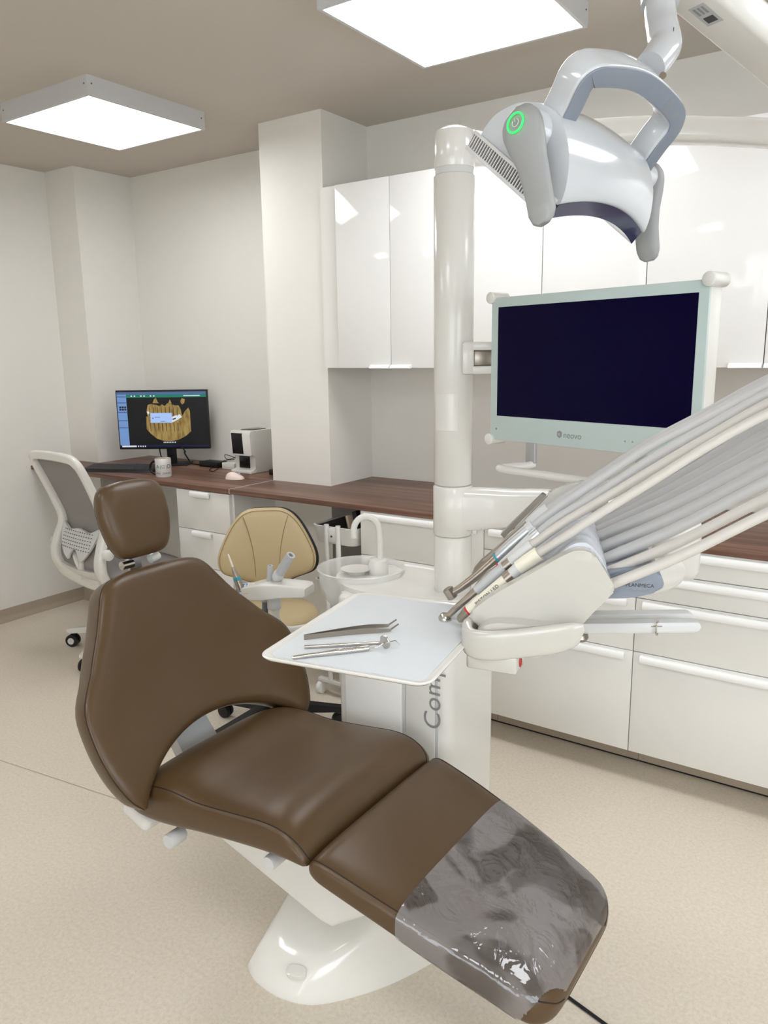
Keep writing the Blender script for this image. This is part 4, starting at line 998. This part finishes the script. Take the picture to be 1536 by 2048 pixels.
# PC monitor
mc0 = PZ(343, 928, DZ); mr = V(.84, .54, 0).normalized(); mf = V(mr.y, -mr.x, 0)      # mf : towards the viewer
TLm = PP(230, 781, mc0 + mf * .03, mf); TRm = PP(414, 780, mc0 + mf * .03, mf); BLm = PP(238, 899, mc0 + mf * .03, mf)
WM = (TRm - TLm).dot(mr); ZT, ZB = TLm.z, BLm.z; HM = ZT - ZB
XM = frame((TLm.x, TLm.y, ZB), mr, -mf, (0, 0, 1))
pc = thing('computer_monitor', 'black computer monitor showing a jaw scan on the corner desk', 'monitor', tuple(mc0))
obox('case', (0, 0, 0), (WM, .022, HM), 'black', pc, .003, XM); obox('case_back', (WM * .25, .02, HM * .2), (WM * .75, .045, HM * .7), 'black', pc, .006, XM)
scr = obox('screen', (.006, -.0008, .016), (WM - .006, .002, HM - .007), 'scr_black', pc, 0, XM)
def rect(a0, c0, a1, c1, m, nm, d=1):
    return obox(nm, (WM * a0, -.0008 - .0003 * d, HM * (1 - c1)), (WM * a1, -.0006 - .0003 * d + .0002, HM * (1 - c0)), m, scr, 0, XM)
rect(.012, .03, .985, .075, 'scr_slate', 'title_bar'); rect(.115, .075, .985, .125, 'scr_green', 'tool_bar')
rect(.012, .055, .115, .93, 'scr_blue', 'side_bar'); rect(.012, .93, .985, .965, 'scr_navy', 'task_bar'); rect(.03, .935, .19, .962, 'scr_white', 'search_box', 2)
for k, c in enumerate((.10, .2, .36, .5, .62)): rect(.014, c, .113, c + .018, 'scr_slate', 'side_divider', 2)
for i in range(3):
    for j in range(2): rect(.032 + i * .027, .27 + j * .038, .054 + i * .027, .30 + j * .038, 'scr_black', 'thumbnail', 3)
for k in range(10): rect(.13 + k * .035, .088, .146 + k * .035, .11, 'scr_white' if k % 3 else 'scr_green', 'tool_icon', 2)
rect(.74, .092, .92, .106, 'scr_white', 'tool_text', 2)
for k in range(8): rect(.49 + k * .018, .875, .50 + k * .018, .895, 'scr_white', 'view_icon', 2)
for k in range(4): rect(.205 + k * .025, .937, .217 + k * .025, .96, 'scr_white', 'task_icon', 2)
def poly(pts, m, nm, d):
    return B().prism([(WM * a, HM * (1 - c)) for a, c in pts], lambda p, q, w_: XM @ V(p, -.0008 - .0003 * d - w_, q), 0, .0002).out(nm, m, scr)
poly([(.325, .36), (.345, .25), (.38, .23), (.40, .24), (.44, .25), (.47, .27), (.50, .24), (.53, .27), (.56, .22), (.60, .24), (.64, .26), (.68, .26), (.70, .32), (.71, .40), (.72, .46), (.34, .46)], 'scr_bone', 'upper_jaw', 1)
poly([(.32, .44), (.34, .45), (.40, .50), (.60, .53), (.70, .48), (.745, .36), (.785, .30), (.80, .36), (.80, .70), (.74, .78), (.66, .84), (.58, .865), (.50, .86), (.42, .82), (.36, .74), (.315, .66)], 'scr_bone', 'lower_jaw', 1)
poly([(.40, .22), (.42, .15), (.44, .13), (.455, .2), (.47, .22)], 'scr_bone', 'bone_spur', 1); poly([(.57, .22), (.59, .16), (.61, .24)], 'scr_bone', 'bone_spur', 1); poly([(.70, .2), (.72, .14), (.755, .16), (.745, .22), (.72, .25)], 'scr_bone', 'bone_spur', 1)
for k in range(8):
    a = .355 + k * .043
    poly([(a, .44), (a + .006, .30 - .01 * (k % 3)), (a + .010, .30 - .01 * (k % 3)), (a + .007, .44)], 'scr_black', 'tooth_gap', 2)
    poly([(a, .56), (a + .005, .70 - .01 * (k % 3)), (a + .009, .70), (a + .007, .56)], 'scr_black', 'tooth_gap', 2)
poly([(.56, .50), (.62, .44), (.69, .41), (.71, .46), (.64, .52), (.58, .56)], 'scr_white', 'filling', 2)
poly([(.33, .37), (.345, .35), (.36, .38), (.345, .41)], 'scr_white', 'filling', 2)
poly([(.60, .49), (.645, .465), (.64, .49), (.61, .505)], 'scr_black', 'shadow_gap', 3)
rect(.365, .385, .60, .55, 'scr_pale', 'message_box', 4); rect(.41, .455, .47, .463, 'scr_slate', 'message_text', 5); rect(.47, .525, .52, .533, 'scr_slate', 'message_text', 5)
poly([(.385, .48), (.392, .455), (.40, .48)], 'scr_black', 'warning_sign', 5)
sx = WM * .56
obox('stand_neck', (sx - .028, .012, DZ - ZB + .006), (sx + .028, .03, HM * .4), 'black', pc, .003, XM)
obox('stand_foot', (sx - .10, -.06, DZ - ZB), (sx + .11, .09, DZ - ZB + .010), 'black', pc, .003, XM)
# keyboard
k0, k1 = PZ(161, 940, DZ + .012), PZ(303, 942, DZ + .012); kx = V(k1.x - k0.x, k1.y - k0.y, 0); KL = kx.length; kx.normalize(); ky = V(-kx.y, kx.x, 0)
KM = frame((k0.x, k0.y, DZ), kx, ky, (0, 0, 1))
kb = thing('keyboard', 'black computer keyboard lying on the walnut desk', 'keyboard', tuple(k0))
B().prism([(0, 0), (.012, .014), (.15, .026), (.155, 0)], lambda a, c, w_: KM @ V(w_, a, c), 0, KL, .002).out('case', 'black', kb, 40)
b = B()
for j in range(6):
    yy = .018 + j * .0215; zz = .0148 + j * .0019; n = 20
    for i in range(n):
        if j == 0 and 4 <= i <= 9: continue
        xx = .008 + i * (KL - .016) / n; b.box((xx, yy, zz), (xx + (KL - .016) / n - .003, yy + .0165, zz + .006), KM)
    if j == 0: b.box((.008 + 4 * (KL - .016) / n, yy, zz), (.008 + 10 * (KL - .016) / n - .003, yy + .0165, zz + .006), KM)
ks = b.out('keys', 'dark_grey', kb, 0); ks['kind'] = 'stuff'
# mug
mg = PZ(322, 954, DZ); mg = mg + V(0, .02, 0)
mug = thing('mug', 'white printed mug with black inside and handle beside the keyboard', 'mug', (mg.x, mg.y, DZ))
B().lathe([(.041, 0), (.043, .003), (.043, .099), (.0425, .101)], (mg.x, mg.y, DZ), seg=40).out('body', 'white_lacquer', mug, 60)
B().lathe([(.0425, .101), (.0405, .1018), (.039, .099), (.039, .006), (.0, .005)], (mg.x, mg.y, DZ), seg=40, caps=False).out('inside', 'black_gloss', mug, 60)
cdr = V(-mg.x, -mg.y, 0).normalized(); hd_ = V(-right.x, -right.y, 0).normalized()
hp_ = [V(mg.x, mg.y, DZ + .05) + hd_ * (.042 + .03 * math.sin(a)) + V(0, 0, .034 * math.cos(a)) for a in [R(180 * k / 12) for k in range(13)]]
B().tube(hp_, .006, 12, True, 1.2).out('handle', 'black_gloss', mug, 60)
ca = math.atan2(cdr.y, cdr.x)
def on_mug(s, z, size, step, a0, m):
    for i, ch in enumerate(s):
        if ch == ' ': continue
        a = ca + a0 + i * step; n = V(math.cos(a), math.sin(a), 0); ex_ = V(-n.y, n.x, 0)
        text('lettering', ch, size, frame(V(mg.x, mg.y, DZ + z) + n * .0434, ex_, (0, 0, 1), n), m, mug, .0003)
on_mug('A', .058, .028, 0, -.72, 'print_green'); on_mug('(', .058, .026, 0, -.36, 'print_grey'); on_mug(')', .058, .026, 0, .38, 'print_grey'); on_mug('D', .058, .030, 0, .72, 'print_dark'); on_mug('PRE ZDRAV', .022, .0125, .215, -.90, 'print_dark')
tpth = [(0, .008), (.006, .010), (.010, .005), (.008, -.002), (.007, -.010), (.004, -.010), (.002, -.003), (0, -.002), (-.002, -.003), (-.004, -.010), (-.007, -.010), (-.008, -.002), (-.010, .005), (-.006, .010)]
n = V(math.cos(ca), math.sin(ca), 0); ex_ = V(-n.y, n.x, 0)
B().tube([V(mg.x, mg.y, DZ + .058) + ex_ * p[0] * .9 + n * math.sqrt(.0434 ** 2 - (p[0] * .9) ** 2) + V(0, 0, p[1] * .9) for p in tpth + tpth[:1]], .0007, 6).out('tooth_outline', 'print_dark', mug)
# mouse
mp = PZ(470, 958, DZ); md = V(.9, .3, 0).normalized(); ms = V(-md.y, md.x, 0); rings = []
for i in range(15):
    q = i / 14; x = -.05 + .1 * (.5 - .5 * math.cos(math.pi * q)); e = math.sqrt(max(.0001, 1 - (x / .0505) ** 2)); rg = []
    for k in range(20):
        c, s_ = math.cos(2 * math.pi * k / 20), math.sin(2 * math.pi * k / 20)
        rg.append(V(mp.x, mp.y, DZ + .0005) + md * x + ms * .031 * e ** .6 * c + V(0, 0, max(0, (.034 + .012 * (-x / .05)) * e ** .8 * max(0, s_))))
    rings.append(rg)
mo = thing('computer_mouse', 'pale pink and white computer mouse on the desk', 'mouse', (mp.x, mp.y, DZ))
B().loft(rings).out('shell', 'mouse_pink', mo, 60)
B().lathe([(.004, -.003), (.006, -.002), (.006, .002), (.004, .003)], V(mp.x, mp.y, DZ + .028) + md * .026, ms, 16).out('wheel', 'grey_plastic', mo)
# phosphor plate scanner
sF = PZ(462, 945, DZ); scx = V(1, .02, 0).normalized(); scy = V(-scx.y, scx.x, 0); SM = frame((sF.x + .004, sF.y, DZ), scx, scy, (0, 0, 1))
sc = thing('plate_scanner', 'white imaging plate scanner with black display beside the column', 'scanner', tuple(sF))
SWd, SDp, SHt = .148, .215, .235
B().prism([(.0, .0), (SDp, 0), (SDp - .004, SHt), (.0, SHt), (-.012, SHt - .02), (-.004, .10), (.03, .095), (.03, .022), (0, .02)], lambda a, c, w_: SM @ V(w_, a + .012, c), 0, SWd, .004).out('case', 'white_plastic', sc, 40)
B().prism([(.0065, .108), (-.0015, .222), (.006, .222), (.012, .108)], lambda a, c, w_: SM @ V(w_, a, c), .012, .092).out('display', 'black_gloss', sc)
obox('plate_slot', (.03, .035, .026), (.105, .0435, .092), 'black_gloss', sc, .002, SM)
obox('base_lip', (-.002, -.004, 0), (SWd + .002, .05, .018), 'white_plastic', sc, .006, SM)
obox('top_window', (.03, .06, SHt - .002), (.12, .17, SHt + .003), 'black_gloss', sc, .002, SM)
wb = PZ(444, 938, DZ)
o = tag(obox('small_box', (wb.x, wb.y, DZ), (wb.x + .10, wb.y + .085, DZ + .038), 'white_plastic', None, .004), 'small white box in front of the scanner cable', 'box')
ad = PZ(398, 933, DZ)
o = tag(obox('power_adapter', (ad.x, ad.y, DZ), (ad.x + .15, ad.y + .09, DZ + .032), 'black', None, .005), 'black power adapter lying behind the mug', 'adapter')
bb_ = PZ(538, 950, DZ); o = tag(obox('black_box', (bb_.x - .0, bb_.y, DZ), (bb_.x + .12, bb_.y + .07, DZ + .03), 'black', None, .003), 'small black box between the scanner and the column', 'box')
def cable(pts, r, label, nm='cable', m='cable'): return tag(B().tube(spline(pts, 7), r, 8).out(nm, m), label, 'cable')
z = DZ + .004
cable([PZ(405, 930, z), PZ(385, 927, z), PZ(378, 926, z) + V(0, 0, .02), PZ(370, 928, z) + V(0, 0, .07), PZ(356, 935, z) + V(0, .06, .09), XM @ V(sx + .02, .05, .05)], .004, 'thick black cable looping from adapter to monitor')
cable([PZ(425, 934, z), PZ(419, 940, z), PZ(428, 942, z), PZ(440, 934, z), PZ(447, 932, z) + V(0, 0, .03), PZ(462, 930, z) + V(0, .03, .03)], .0022, 'thin dark cable curling between adapter and scanner')
cable([PZ(470, 931, z) + V(0, .02, .04), PZ(452, 935, z) + V(0, 0, .075), PZ(456, 936, z) + V(0, 0, .05), PZ(470, 931, z) + V(0, .03, .05)], .002, 'thin blue-black lead looped at the scanner back')
cable([XM @ V(sx - .08, .04, .03), XM @ V(sx - .075, .05, -.05), XM @ V(sx - .03, .05, DZ - ZB + .02), XM @ V(sx + .03, .05, DZ - ZB + .004)], .0035, 'black cable hanging behind the monitor stand')
# cables below the desk
cable([V(-3.16, 3.15, .89), V(-3.22, 3.1, .6), V(-3.14, 3.08, .40), V(-3.2, 3.05, .15), V(-3.15, 3.0, .01), V(-3.18, 2.9, .006)], .005, 'dark blue cable hanging beside the desk drawers')
cable([V(-3.2, 3.16, .89), V(-3.15, 3.12, .65), V(-3.24, 3.1, .42), V(-3.15, 3.05, .2), V(-3.25, 3.0, .008), V(-3.3, 2.95, .006)], .005, 'second dark cable hanging beside the desk drawers, kinked at the middle')

# ================================================================== OFFICE CHAIR
oc = V(-3.385, 2.515, 0); fa = R(84)                      # facing direction
of = V(math.cos(fa), math.sin(fa), 0); os_ = V(-of.y, of.x, 0)   # os_: chair's left
def OP(f_, s_, z): return oc + of * f_ + os_ * s_ + V(0, 0, z)
och = thing('office_chair', 'white office swivel chair with grey mesh back at the desk', 'chair', tuple(oc))
for k in range(5):
    a = R(72 * k + 208); d_ = V(math.cos(a), math.sin(a), 0); p = oc + d_ * .36; sd_ = V(-d_.y, d_.x, 0)
    rings = []
    for q, hw_, z1_, z0_ in ((.03, .032, .16, .10), (.12, .026, .145, .10), (.28, .021, .115, .085), (.36, .022, .105, .078), (.385, .016, .098, .082)):
        rings.append([oc + d_ * q + sd_ * u + V(0, 0, zz) for u, zz in ((-hw_, z0_), (hw_, z0_), (hw_ * .8, z1_), (-hw_ * .8, z1_))])
    lg = B().loft(rings).out('base_leg', 'white_plastic', och, 40)
    for e in (-1, 1): B().lathe([(.012, 0), (.033, .002), (.034, .008), (.034, .018), (.03, .022)], p + V(0, 0, .034) + sd_ * .003 * e, sd_ * e, 24).out('castor', 'black', och, 40)
    for e in (-1, 1): B().lathe([(.019, .0215), (.018, .025)], p + V(0, 0, .034) + sd_ * .003 * e, sd_ * e, 20).out('castor_cap', 'white_plastic', och, 40)
    B().lathe([(.008, .05), (.008, .085)], p, (0, 0, 1), 12).out('castor_pin', 'dark_grey', och)
B().lathe([(.045, .10), (.045, .17), (.035, .18), (.035, .42)], oc, (0, 0, 1), 24).out('gas_column', 'black', och)
b = B(); b.prism(rrect(.25, .20, .02, 3), lambda a, c, z_: OP(a, c, z_), .40, .45, .006).out('tilt_mechanism', 'black', och)
# seat
st = [(-.24, .462), (-.225, .486), (-.15, .498), (0, .502), (.15, .505), (.21, .492), (.245, .462)]; sbm = [(-.24, .455), (-.225, .448), (.21, .448), (.245, .452)]
shw = [(-.24, .12), (-.225, .17), (-.15, .21), (0, .22), (.15, .21), (.22, .16), (.245, .10)]
def osr(x, a, zt_, zb_, N=40):
    out = []
    for k in range(N):
        c, s_ = math.cos(2 * math.pi * k / N), math.sin(2 * math.pi * k / N)
        out.append(OP(x, a * math.copysign(abs(c) ** .6, c), (zt_ + zb_) / 2 + (zt_ - zb_) / 2 * math.copysign(abs(s_) ** .7, s_)))
    return out
B().loft([osr(x, sinterp(shw, x), sinterp(st, x), sinterp(sbm, x)) for x in esp(-.24, .245, 24)]).out('seat', 'mesh_grey', och, 60)
B().loft([osr(x, sinterp(shw, x) * 1.02, .452, .425) for x in esp(-.238, .243, 20)]).out('seat_pan', 'white_plastic', och, 60)
# back frame: closed loop, S-shaped in side view
def bprof(v):   # forward offset of the back at height z
    return sinterp([(.42, -.16), (.46, -.245), (.55, -.285), (.65, -.265), (.74, -.235), (.85, -.265), (1.0, -.325), (1.085, -.365)], v)
def bwid(v): return sinterp([(.42, .13), (.46, .185), (.55, .215), (.65, .21), (.74, .205), (.85, .215), (1.0, .222), (1.06, .215), (1.085, .19)], v)
loop = []
zs = [.47, .52, .58, .65, .74, .85, .95, 1.03, 1.07]
for z_ in zs: loop.append(OP(bprof(z_), bwid(z_), z_))
loop.append(OP(bprof(1.085), .16, 1.088)); loop.append(OP(bprof(1.085), 0, 1.092)); loop.append(OP(bprof(1.085), -.16, 1.088))
for z_ in zs[::-1]: loop.append(OP(bprof(z_), -bwid(z_), z_))
loop += [OP(-.22, -.11, .435), OP(-.215, 0, .428), OP(-.22, .11, .435)]
lp = spline(loop, 5, True); rings = []
cenz = .78
for i, p in enumerate(lp):
    tg = (lp[(i + 1) % len(lp)] - lp[i - 1]).normalized(); fr_ = of; fr_ = (fr_ - tg * fr_.dot(tg)).normalized(); sd_ = tg.cross(fr_)
    k = interp([(.42, 1.9), (.5, 1.7), (.62, 1.25), (1.1, .95)], p.z)
    rings.append([p + sd_ * a * k + fr_ * c * min(k, 1.3) for a, c in rrect(.046, .034, .012, 3)])
rings.append(rings[0])
B().loft(rings, False).out('back_frame', 'white_plastic', och, 60)
# low shell of the frame
b = B(); g = []
for j in range(9):
    z_ = .425 + .10 * j / 8; row = []
    for i in range(17):
        u = -1 + 2 * i / 16; row.append(OP(bprof(z_) + .004 + .03 * u * u * (1 - j / 8), bwid(z_) * u, z_ - .02 * (1 - u * u) * (j / 8)))
    g.append(row)
def sheet(g, th, nm, m, parent):
    b = B(); fr_ = [[b.bm.verts.new(p + of * th) for p in r_] for r_ in g]; bk_ = [[b.bm.verts.new(p - of * th) for p in r_] for r_ in g]; J, I = len(g), len(g[0])
    for j in range(J - 1):
        for i in range(I - 1):
            b.bm.faces.new((fr_[j][i], fr_[j][i + 1], fr_[j + 1][i + 1], fr_[j + 1][i])); b.bm.faces.new((bk_[j][i], bk_[j + 1][i], bk_[j + 1][i + 1], bk_[j][i + 1]))
    bd_ = [(0, i) for i in range(I)] + [(j, I - 1) for j in range(1, J)] + [(J - 1, i) for i in range(I - 2, -1, -1)] + [(j, 0) for j in range(J - 2, 0, -1)]
    for q in range(len(bd_)):
        (a, c), (d_, e) = bd_[q], bd_[(q + 1) % len(bd_)]; b.bm.faces.new((fr_[a][c], bk_[a][c], bk_[d_][e], fr_[d_][e]))
    return b.out(nm, m, parent, 50)
sheet(g, .010, 'back_shell', 'white_plastic', och)
g = []
for j in range(13):
    z_ = .50 + .565 * j / 12; g.append([OP(bprof(z_) + .012, bwid(z_) * (-1 + 2 * i / 10) * .95, z_) for i in range(11)])
sheet(g, .003, 'back_mesh', 'mesh_grey', och)
# lumbar pad behind the mesh
lpts = spline([V(-.17, .73, 0), V(-.10, .70, 0), V(0, .715, 0), V(.10, .70, 0), V(.17, .73, 0), V(.165, .67, 0), V(.12, .60, 0), V(.06, .555, 0), V(.03, .60, 0), V(0, .615, 0), V(-.03, .60, 0), V(-.06, .555, 0), V(-.12, .60, 0), V(-.165, .67, 0)], 3, True)
lum = B().prism([(p.x, p.y) for p in lpts], lambda a, c, w_: OP(bprof(c) - .014 + w_ + .3 * a * a, a, c), -.008, .004, .002).out('lumbar_pad', 'light_grey', och, 40)
b = B()
for i in range(13):
    for j in range(7):
        u, z_ = -.13 + i * .0215, .60 + j * .0165
        if z_ < .60 + abs(abs(u) - .07) * .2: continue
        b.box((-.0022, -.0022, 0), (.0022, .0022, .002), frame(OP(bprof(z_) - .0235 + .3 * u * u, u, z_), os_, V(0, 0, 1), -of))
pf = b.out('perforations', 'dark_grey', lum, 0); pf['kind'] = 'stuff'
# Y brace and arm rests
B().tube(spline([OP(-.20, 0, .435), OP(-.262, 0, .50), OP(-.275, .03, .56), OP(-.262, .075, .60)], 5), [.02, .02, .016, .01], 14).out('brace', 'white_plastic', och, 60)
B().tube(spline([OP(-.262, 0, .50), OP(-.275, -.03, .56), OP(-.262, -.075, .60)], 5), [.02, .016, .01], 14).out('brace', 'white_plastic', och, 60)
for s_ in (-1, 1):
    B().lathe([(.02, 0), (.026, .004), (.026, .07), (.022, .074)], OP(-.262, s_ * .20, .615), os_ * s_, 28).out('arm_pivot', 'white_plastic', och, 50)
    B().tube(spline([OP(-.25, s_ * .255, .62), OP(-.14, s_ * .255, .67), OP(-.06, s_ * .252, .70), OP(.05, s_ * .25, .705)], 6), [.018, .016, .016, .018], 16, True, 1.4).out('arm_rest', 'white_plastic', och, 60)

# ================================================================== DENTIST STOOL
sc0 = V(-2.10, 2.22, 0); sf = R(-50); sF_ = V(math.cos(sf), math.sin(sf), 0); sS = V(-sF_.y, sF_.x, 0)
def SP(f_, s_, z): return sc0 + sF_ * f_ + sS * s_ + V(0, 0, z)
stl = thing('dentist_stool', 'beige leather dentist stool with a winged backrest and black castors', 'stool', tuple(sc0))
for k in range(5):
    a = R(72 * k + 257); d_ = V(math.cos(a), math.sin(a), 0); p = sc0 + d_ * .27; sd_ = V(-d_.y, d_.x, 0)
    B().loft([[sc0 + d_ * q + sd_ * u + V(0, 0, zz) for u, zz in ((-h_, z0_), (h_, z0_), (h_ * .8, z1_), (-h_ * .8, z1_))] for q, h_, z1_, z0_ in ((.03, .03, .135, .09), (.2, .022, .105, .075), (.285, .02, .09, .07))]).out('base_leg', 'black', stl, 30)
    for e in (-1, 1): B().lathe([(.01, 0), (.029, .002), (.030, .008), (.028, .018), (.02, .02)], p + V(0, 0, .030) + sd_ * .002 * e, sd_ * e, 20).out('castor', 'black', stl, 40)
    B().lathe([(.008, .05), (.008, .08)], p, (0, 0, 1), 10).out('castor_pin', 'dark_grey', stl)
B().lathe([(.034, .09), (.034, .30), (.025, .30), (.025, .47)], sc0, (0, 0, 1), 24).out('gas_column', 'black', stl)
pfz = [(.05, .47), (.17, .475), (.195, .49), (.20, .51), (.19, .53), (.15, .542), (.0, .546)]
B().lathe(pfz, sc0, (0, 0, 1), 48).out('seat', 'beige_leather', stl, 60)
B().lathe([(.03, .455), (.16, .462), (.165, .475), (.03, .475)], sc0, (0, 0, 1), 40).out('seat_pan', 'black', stl)
# backrest placed from the picture, standing behind the seat
bc = SP(-.215, 0, 0); bY = bc
def BQ(u, v, w_): return V(bc.x, bc.y, 0) + sS * (u * .90 - .012) + V(0, 0, v - .07) + sF_ * (w_ + .55 * u * u - .10 * (v - .8))
out_ = spline([V(0, .985, 0), V(.09, .978, 0), V(.155, .93, 0), V(.215, .83, 0), V(.232, .765, 0), V(.21, .715, 0), V(.13, .685, 0), V(.05, .655, 0), V(0, .648, 0), V(-.05, .655, 0), V(-.13, .685, 0), V(-.21, .715, 0), V(-.232, .765, 0), V(-.215, .83, 0), V(-.155, .93, 0), V(-.09, .978, 0)], 5, True)
oc2 = V(0, .80, 0)
def pillow(nm, m, w0, w1, sc_, parent):
    rings = []
    prof = [(0.05, 1), (.5, .98), (.8, .9), (.93, .72), (.985, .45), (1, .15), (1, 0)]
    for k_, h_ in prof: rings.append([BQ(*( (oc2 + (p - oc2) * k_ * sc_).x + (.010 if m == 'black' else 0), (oc2 + (p - oc2) * k_ * sc_).y), w0 + (w1 - w0) * h_) for p in out_])
    rings.append([BQ((oc2 + (p - oc2) * .05).x, (oc2 + (p - oc2) * .05).y, w0) for p in out_])
    return B().loft(rings).out(nm, m, parent, 60)
bk_o = pillow('backrest', 'beige_leather', 0, .04, 1, stl)
pillow('back_shell', 'black', .002, -.03, 1.012, stl)
for sgn in (-1, 1):
    pts = [BQ(sgn * u, v, .0405 - .01 * max(0, (v - .9) / .08) ** 2 - (.006 if v < .70 else 0)) for u, v in ((.105, .955), (.085, .90), (.066, .82), (.058, .75), (.056, .69))]
    B().tube(spline(pts, 5), .0016, 6).out('seam', 'beige_thread', bk_o)
edge = [BQ((oc2 + (p - oc2) * .955).x, (oc2 + (p - oc2) * .955).y, .0275) for p in out_]
B().tube(edge + edge[:1], .0014, 6).out('seam', 'beige_thread', bk_o)
B().tube(spline([SP(-.05, 0, .46), SP(-.20, 0, .47), SP(-.255, 0, .54), SP(-.25, 0, .70)], 5), .013, 14).out('back_stem', 'steel', stl, 60)

# ================================================================== TROLLEY UNDER THE WORKTOP
TRX0, TRX1, TRY0, TRY1 = -2.20, -1.955, 2.62, 2.99
tr = thing('utility_trolley', 'white steel trolley with grey mesh-lined trays under the worktop', 'trolley', ((TRX0 + TRX1) / 2, (TRY0 + TRY1) / 2, 0))
def bin_(z0, z1):
    w__, h__ = TRX1 - TRX0, TRY1 - TRY0; cx_, cy_ = (TRX0 + TRX1) / 2, (TRY0 + TRY1) / 2; rings = []
    for ins, z_ in ((.03, z0), (.012, z0), (.008, z0 + .008), (.0, z1 - .004), (-.003, z1), (.003, z1 + .001), (.006, z1 - .004), (.012, z0 + .01)): rings.append([V(a, c, z_) for a, c in rrect(w__ - 2 * ins, h__ - 2 * ins, .035, 5, cx_, cy_)])
    t_ = B().loft(rings).out('bin', 'white_satin', tr, 40)
    B().prism(rrect(w__ - .03, h__ - .03, .03, 5, cx_, cy_), lambda a, c, z_: (a, c, z_), z0 + .011, z0 + .016).out('liner', 'tray_grey', t_)
    rr = [[V(a, c, z_) for a, c in rrect(w__ - .018 - (.012 if z_ < z1 - .02 else 0), h__ - .018 - (.012 if z_ < z1 - .02 else 0), .032, 5, cx_, cy_)] for z_ in (z0 + .012, z1 - .006)]
    B().loft(rr, False).out('liner_wall', 'tray_grey', t_)
for z0_, z1_ in ((.725, .805), (.47, .55), (.20, .28)): bin_(z0_, z1_)
for y_ in (TRY0 - .004, TRY1 + .004):
    for x_ in (-.032, .032):
        xx = (TRX0 + TRX1) / 2 + x_; B().tube([V(xx, y_, .075), V(xx, y_, .815)], .0115, 14).out('post', 'white_satin', tr, 60)
    obox('post_bridge', ((TRX0 + TRX1) / 2 - .022, y_ - .006, .735), ((TRX0 + TRX1) / 2 + .022, y_ + .006, .80), 'white_satin', tr, .002)
    B().lathe([(.005, 0), (.005, .003)], V((TRX0 + TRX1) / 2, y_ - .006, .765), (0, -1, 0), 10).out('screw', 'dull_steel', tr)
    for x_ in (-.09, .09):
        q = V((TRX0 + TRX1) / 2 + x_, y_, .03); B().lathe([(.012, -.012), (.03, -.010), (.03, .010), (.012, .012)], q, (1, 0, 0), 20).out('castor', 'handle_white', tr, 40)
    obox('foot_rail', ((TRX0 + TRX1) / 2 - .10, y_ - .012, .062), ((TRX0 + TRX1) / 2 + .10, y_ + .012, .08), 'white_satin', tr, .003)
fo = tag(obox('folder', (-.012, -.11, 0), (.012, .11, .13), 'black', None, .002, rotz((-1.985, 2.80, .7425), 0) @ Matrix.Rotation(R(-12), 4, 'Y')), 'black folder standing in the top trolley tray', 'folder')
fo2 = tag(obox('notebook', (-.007, -.10, 0), (.007, .10, .11), 'wood_box', None, .002, rotz((-2.02, 2.78, .7425), 0) @ Matrix.Rotation(R(-14), 4, 'Y')), 'tan notebook leaning on the folder in the trolley', 'notebook')
cable([V(-2.17, 2.75, .487), V(-2.13, 2.72, .56), V(-2.06, 2.72, .60), V(-2.0, 2.74, .56), V(-1.99, 2.76, .487)], .004, 'black cable arching out of the middle trolley tray')
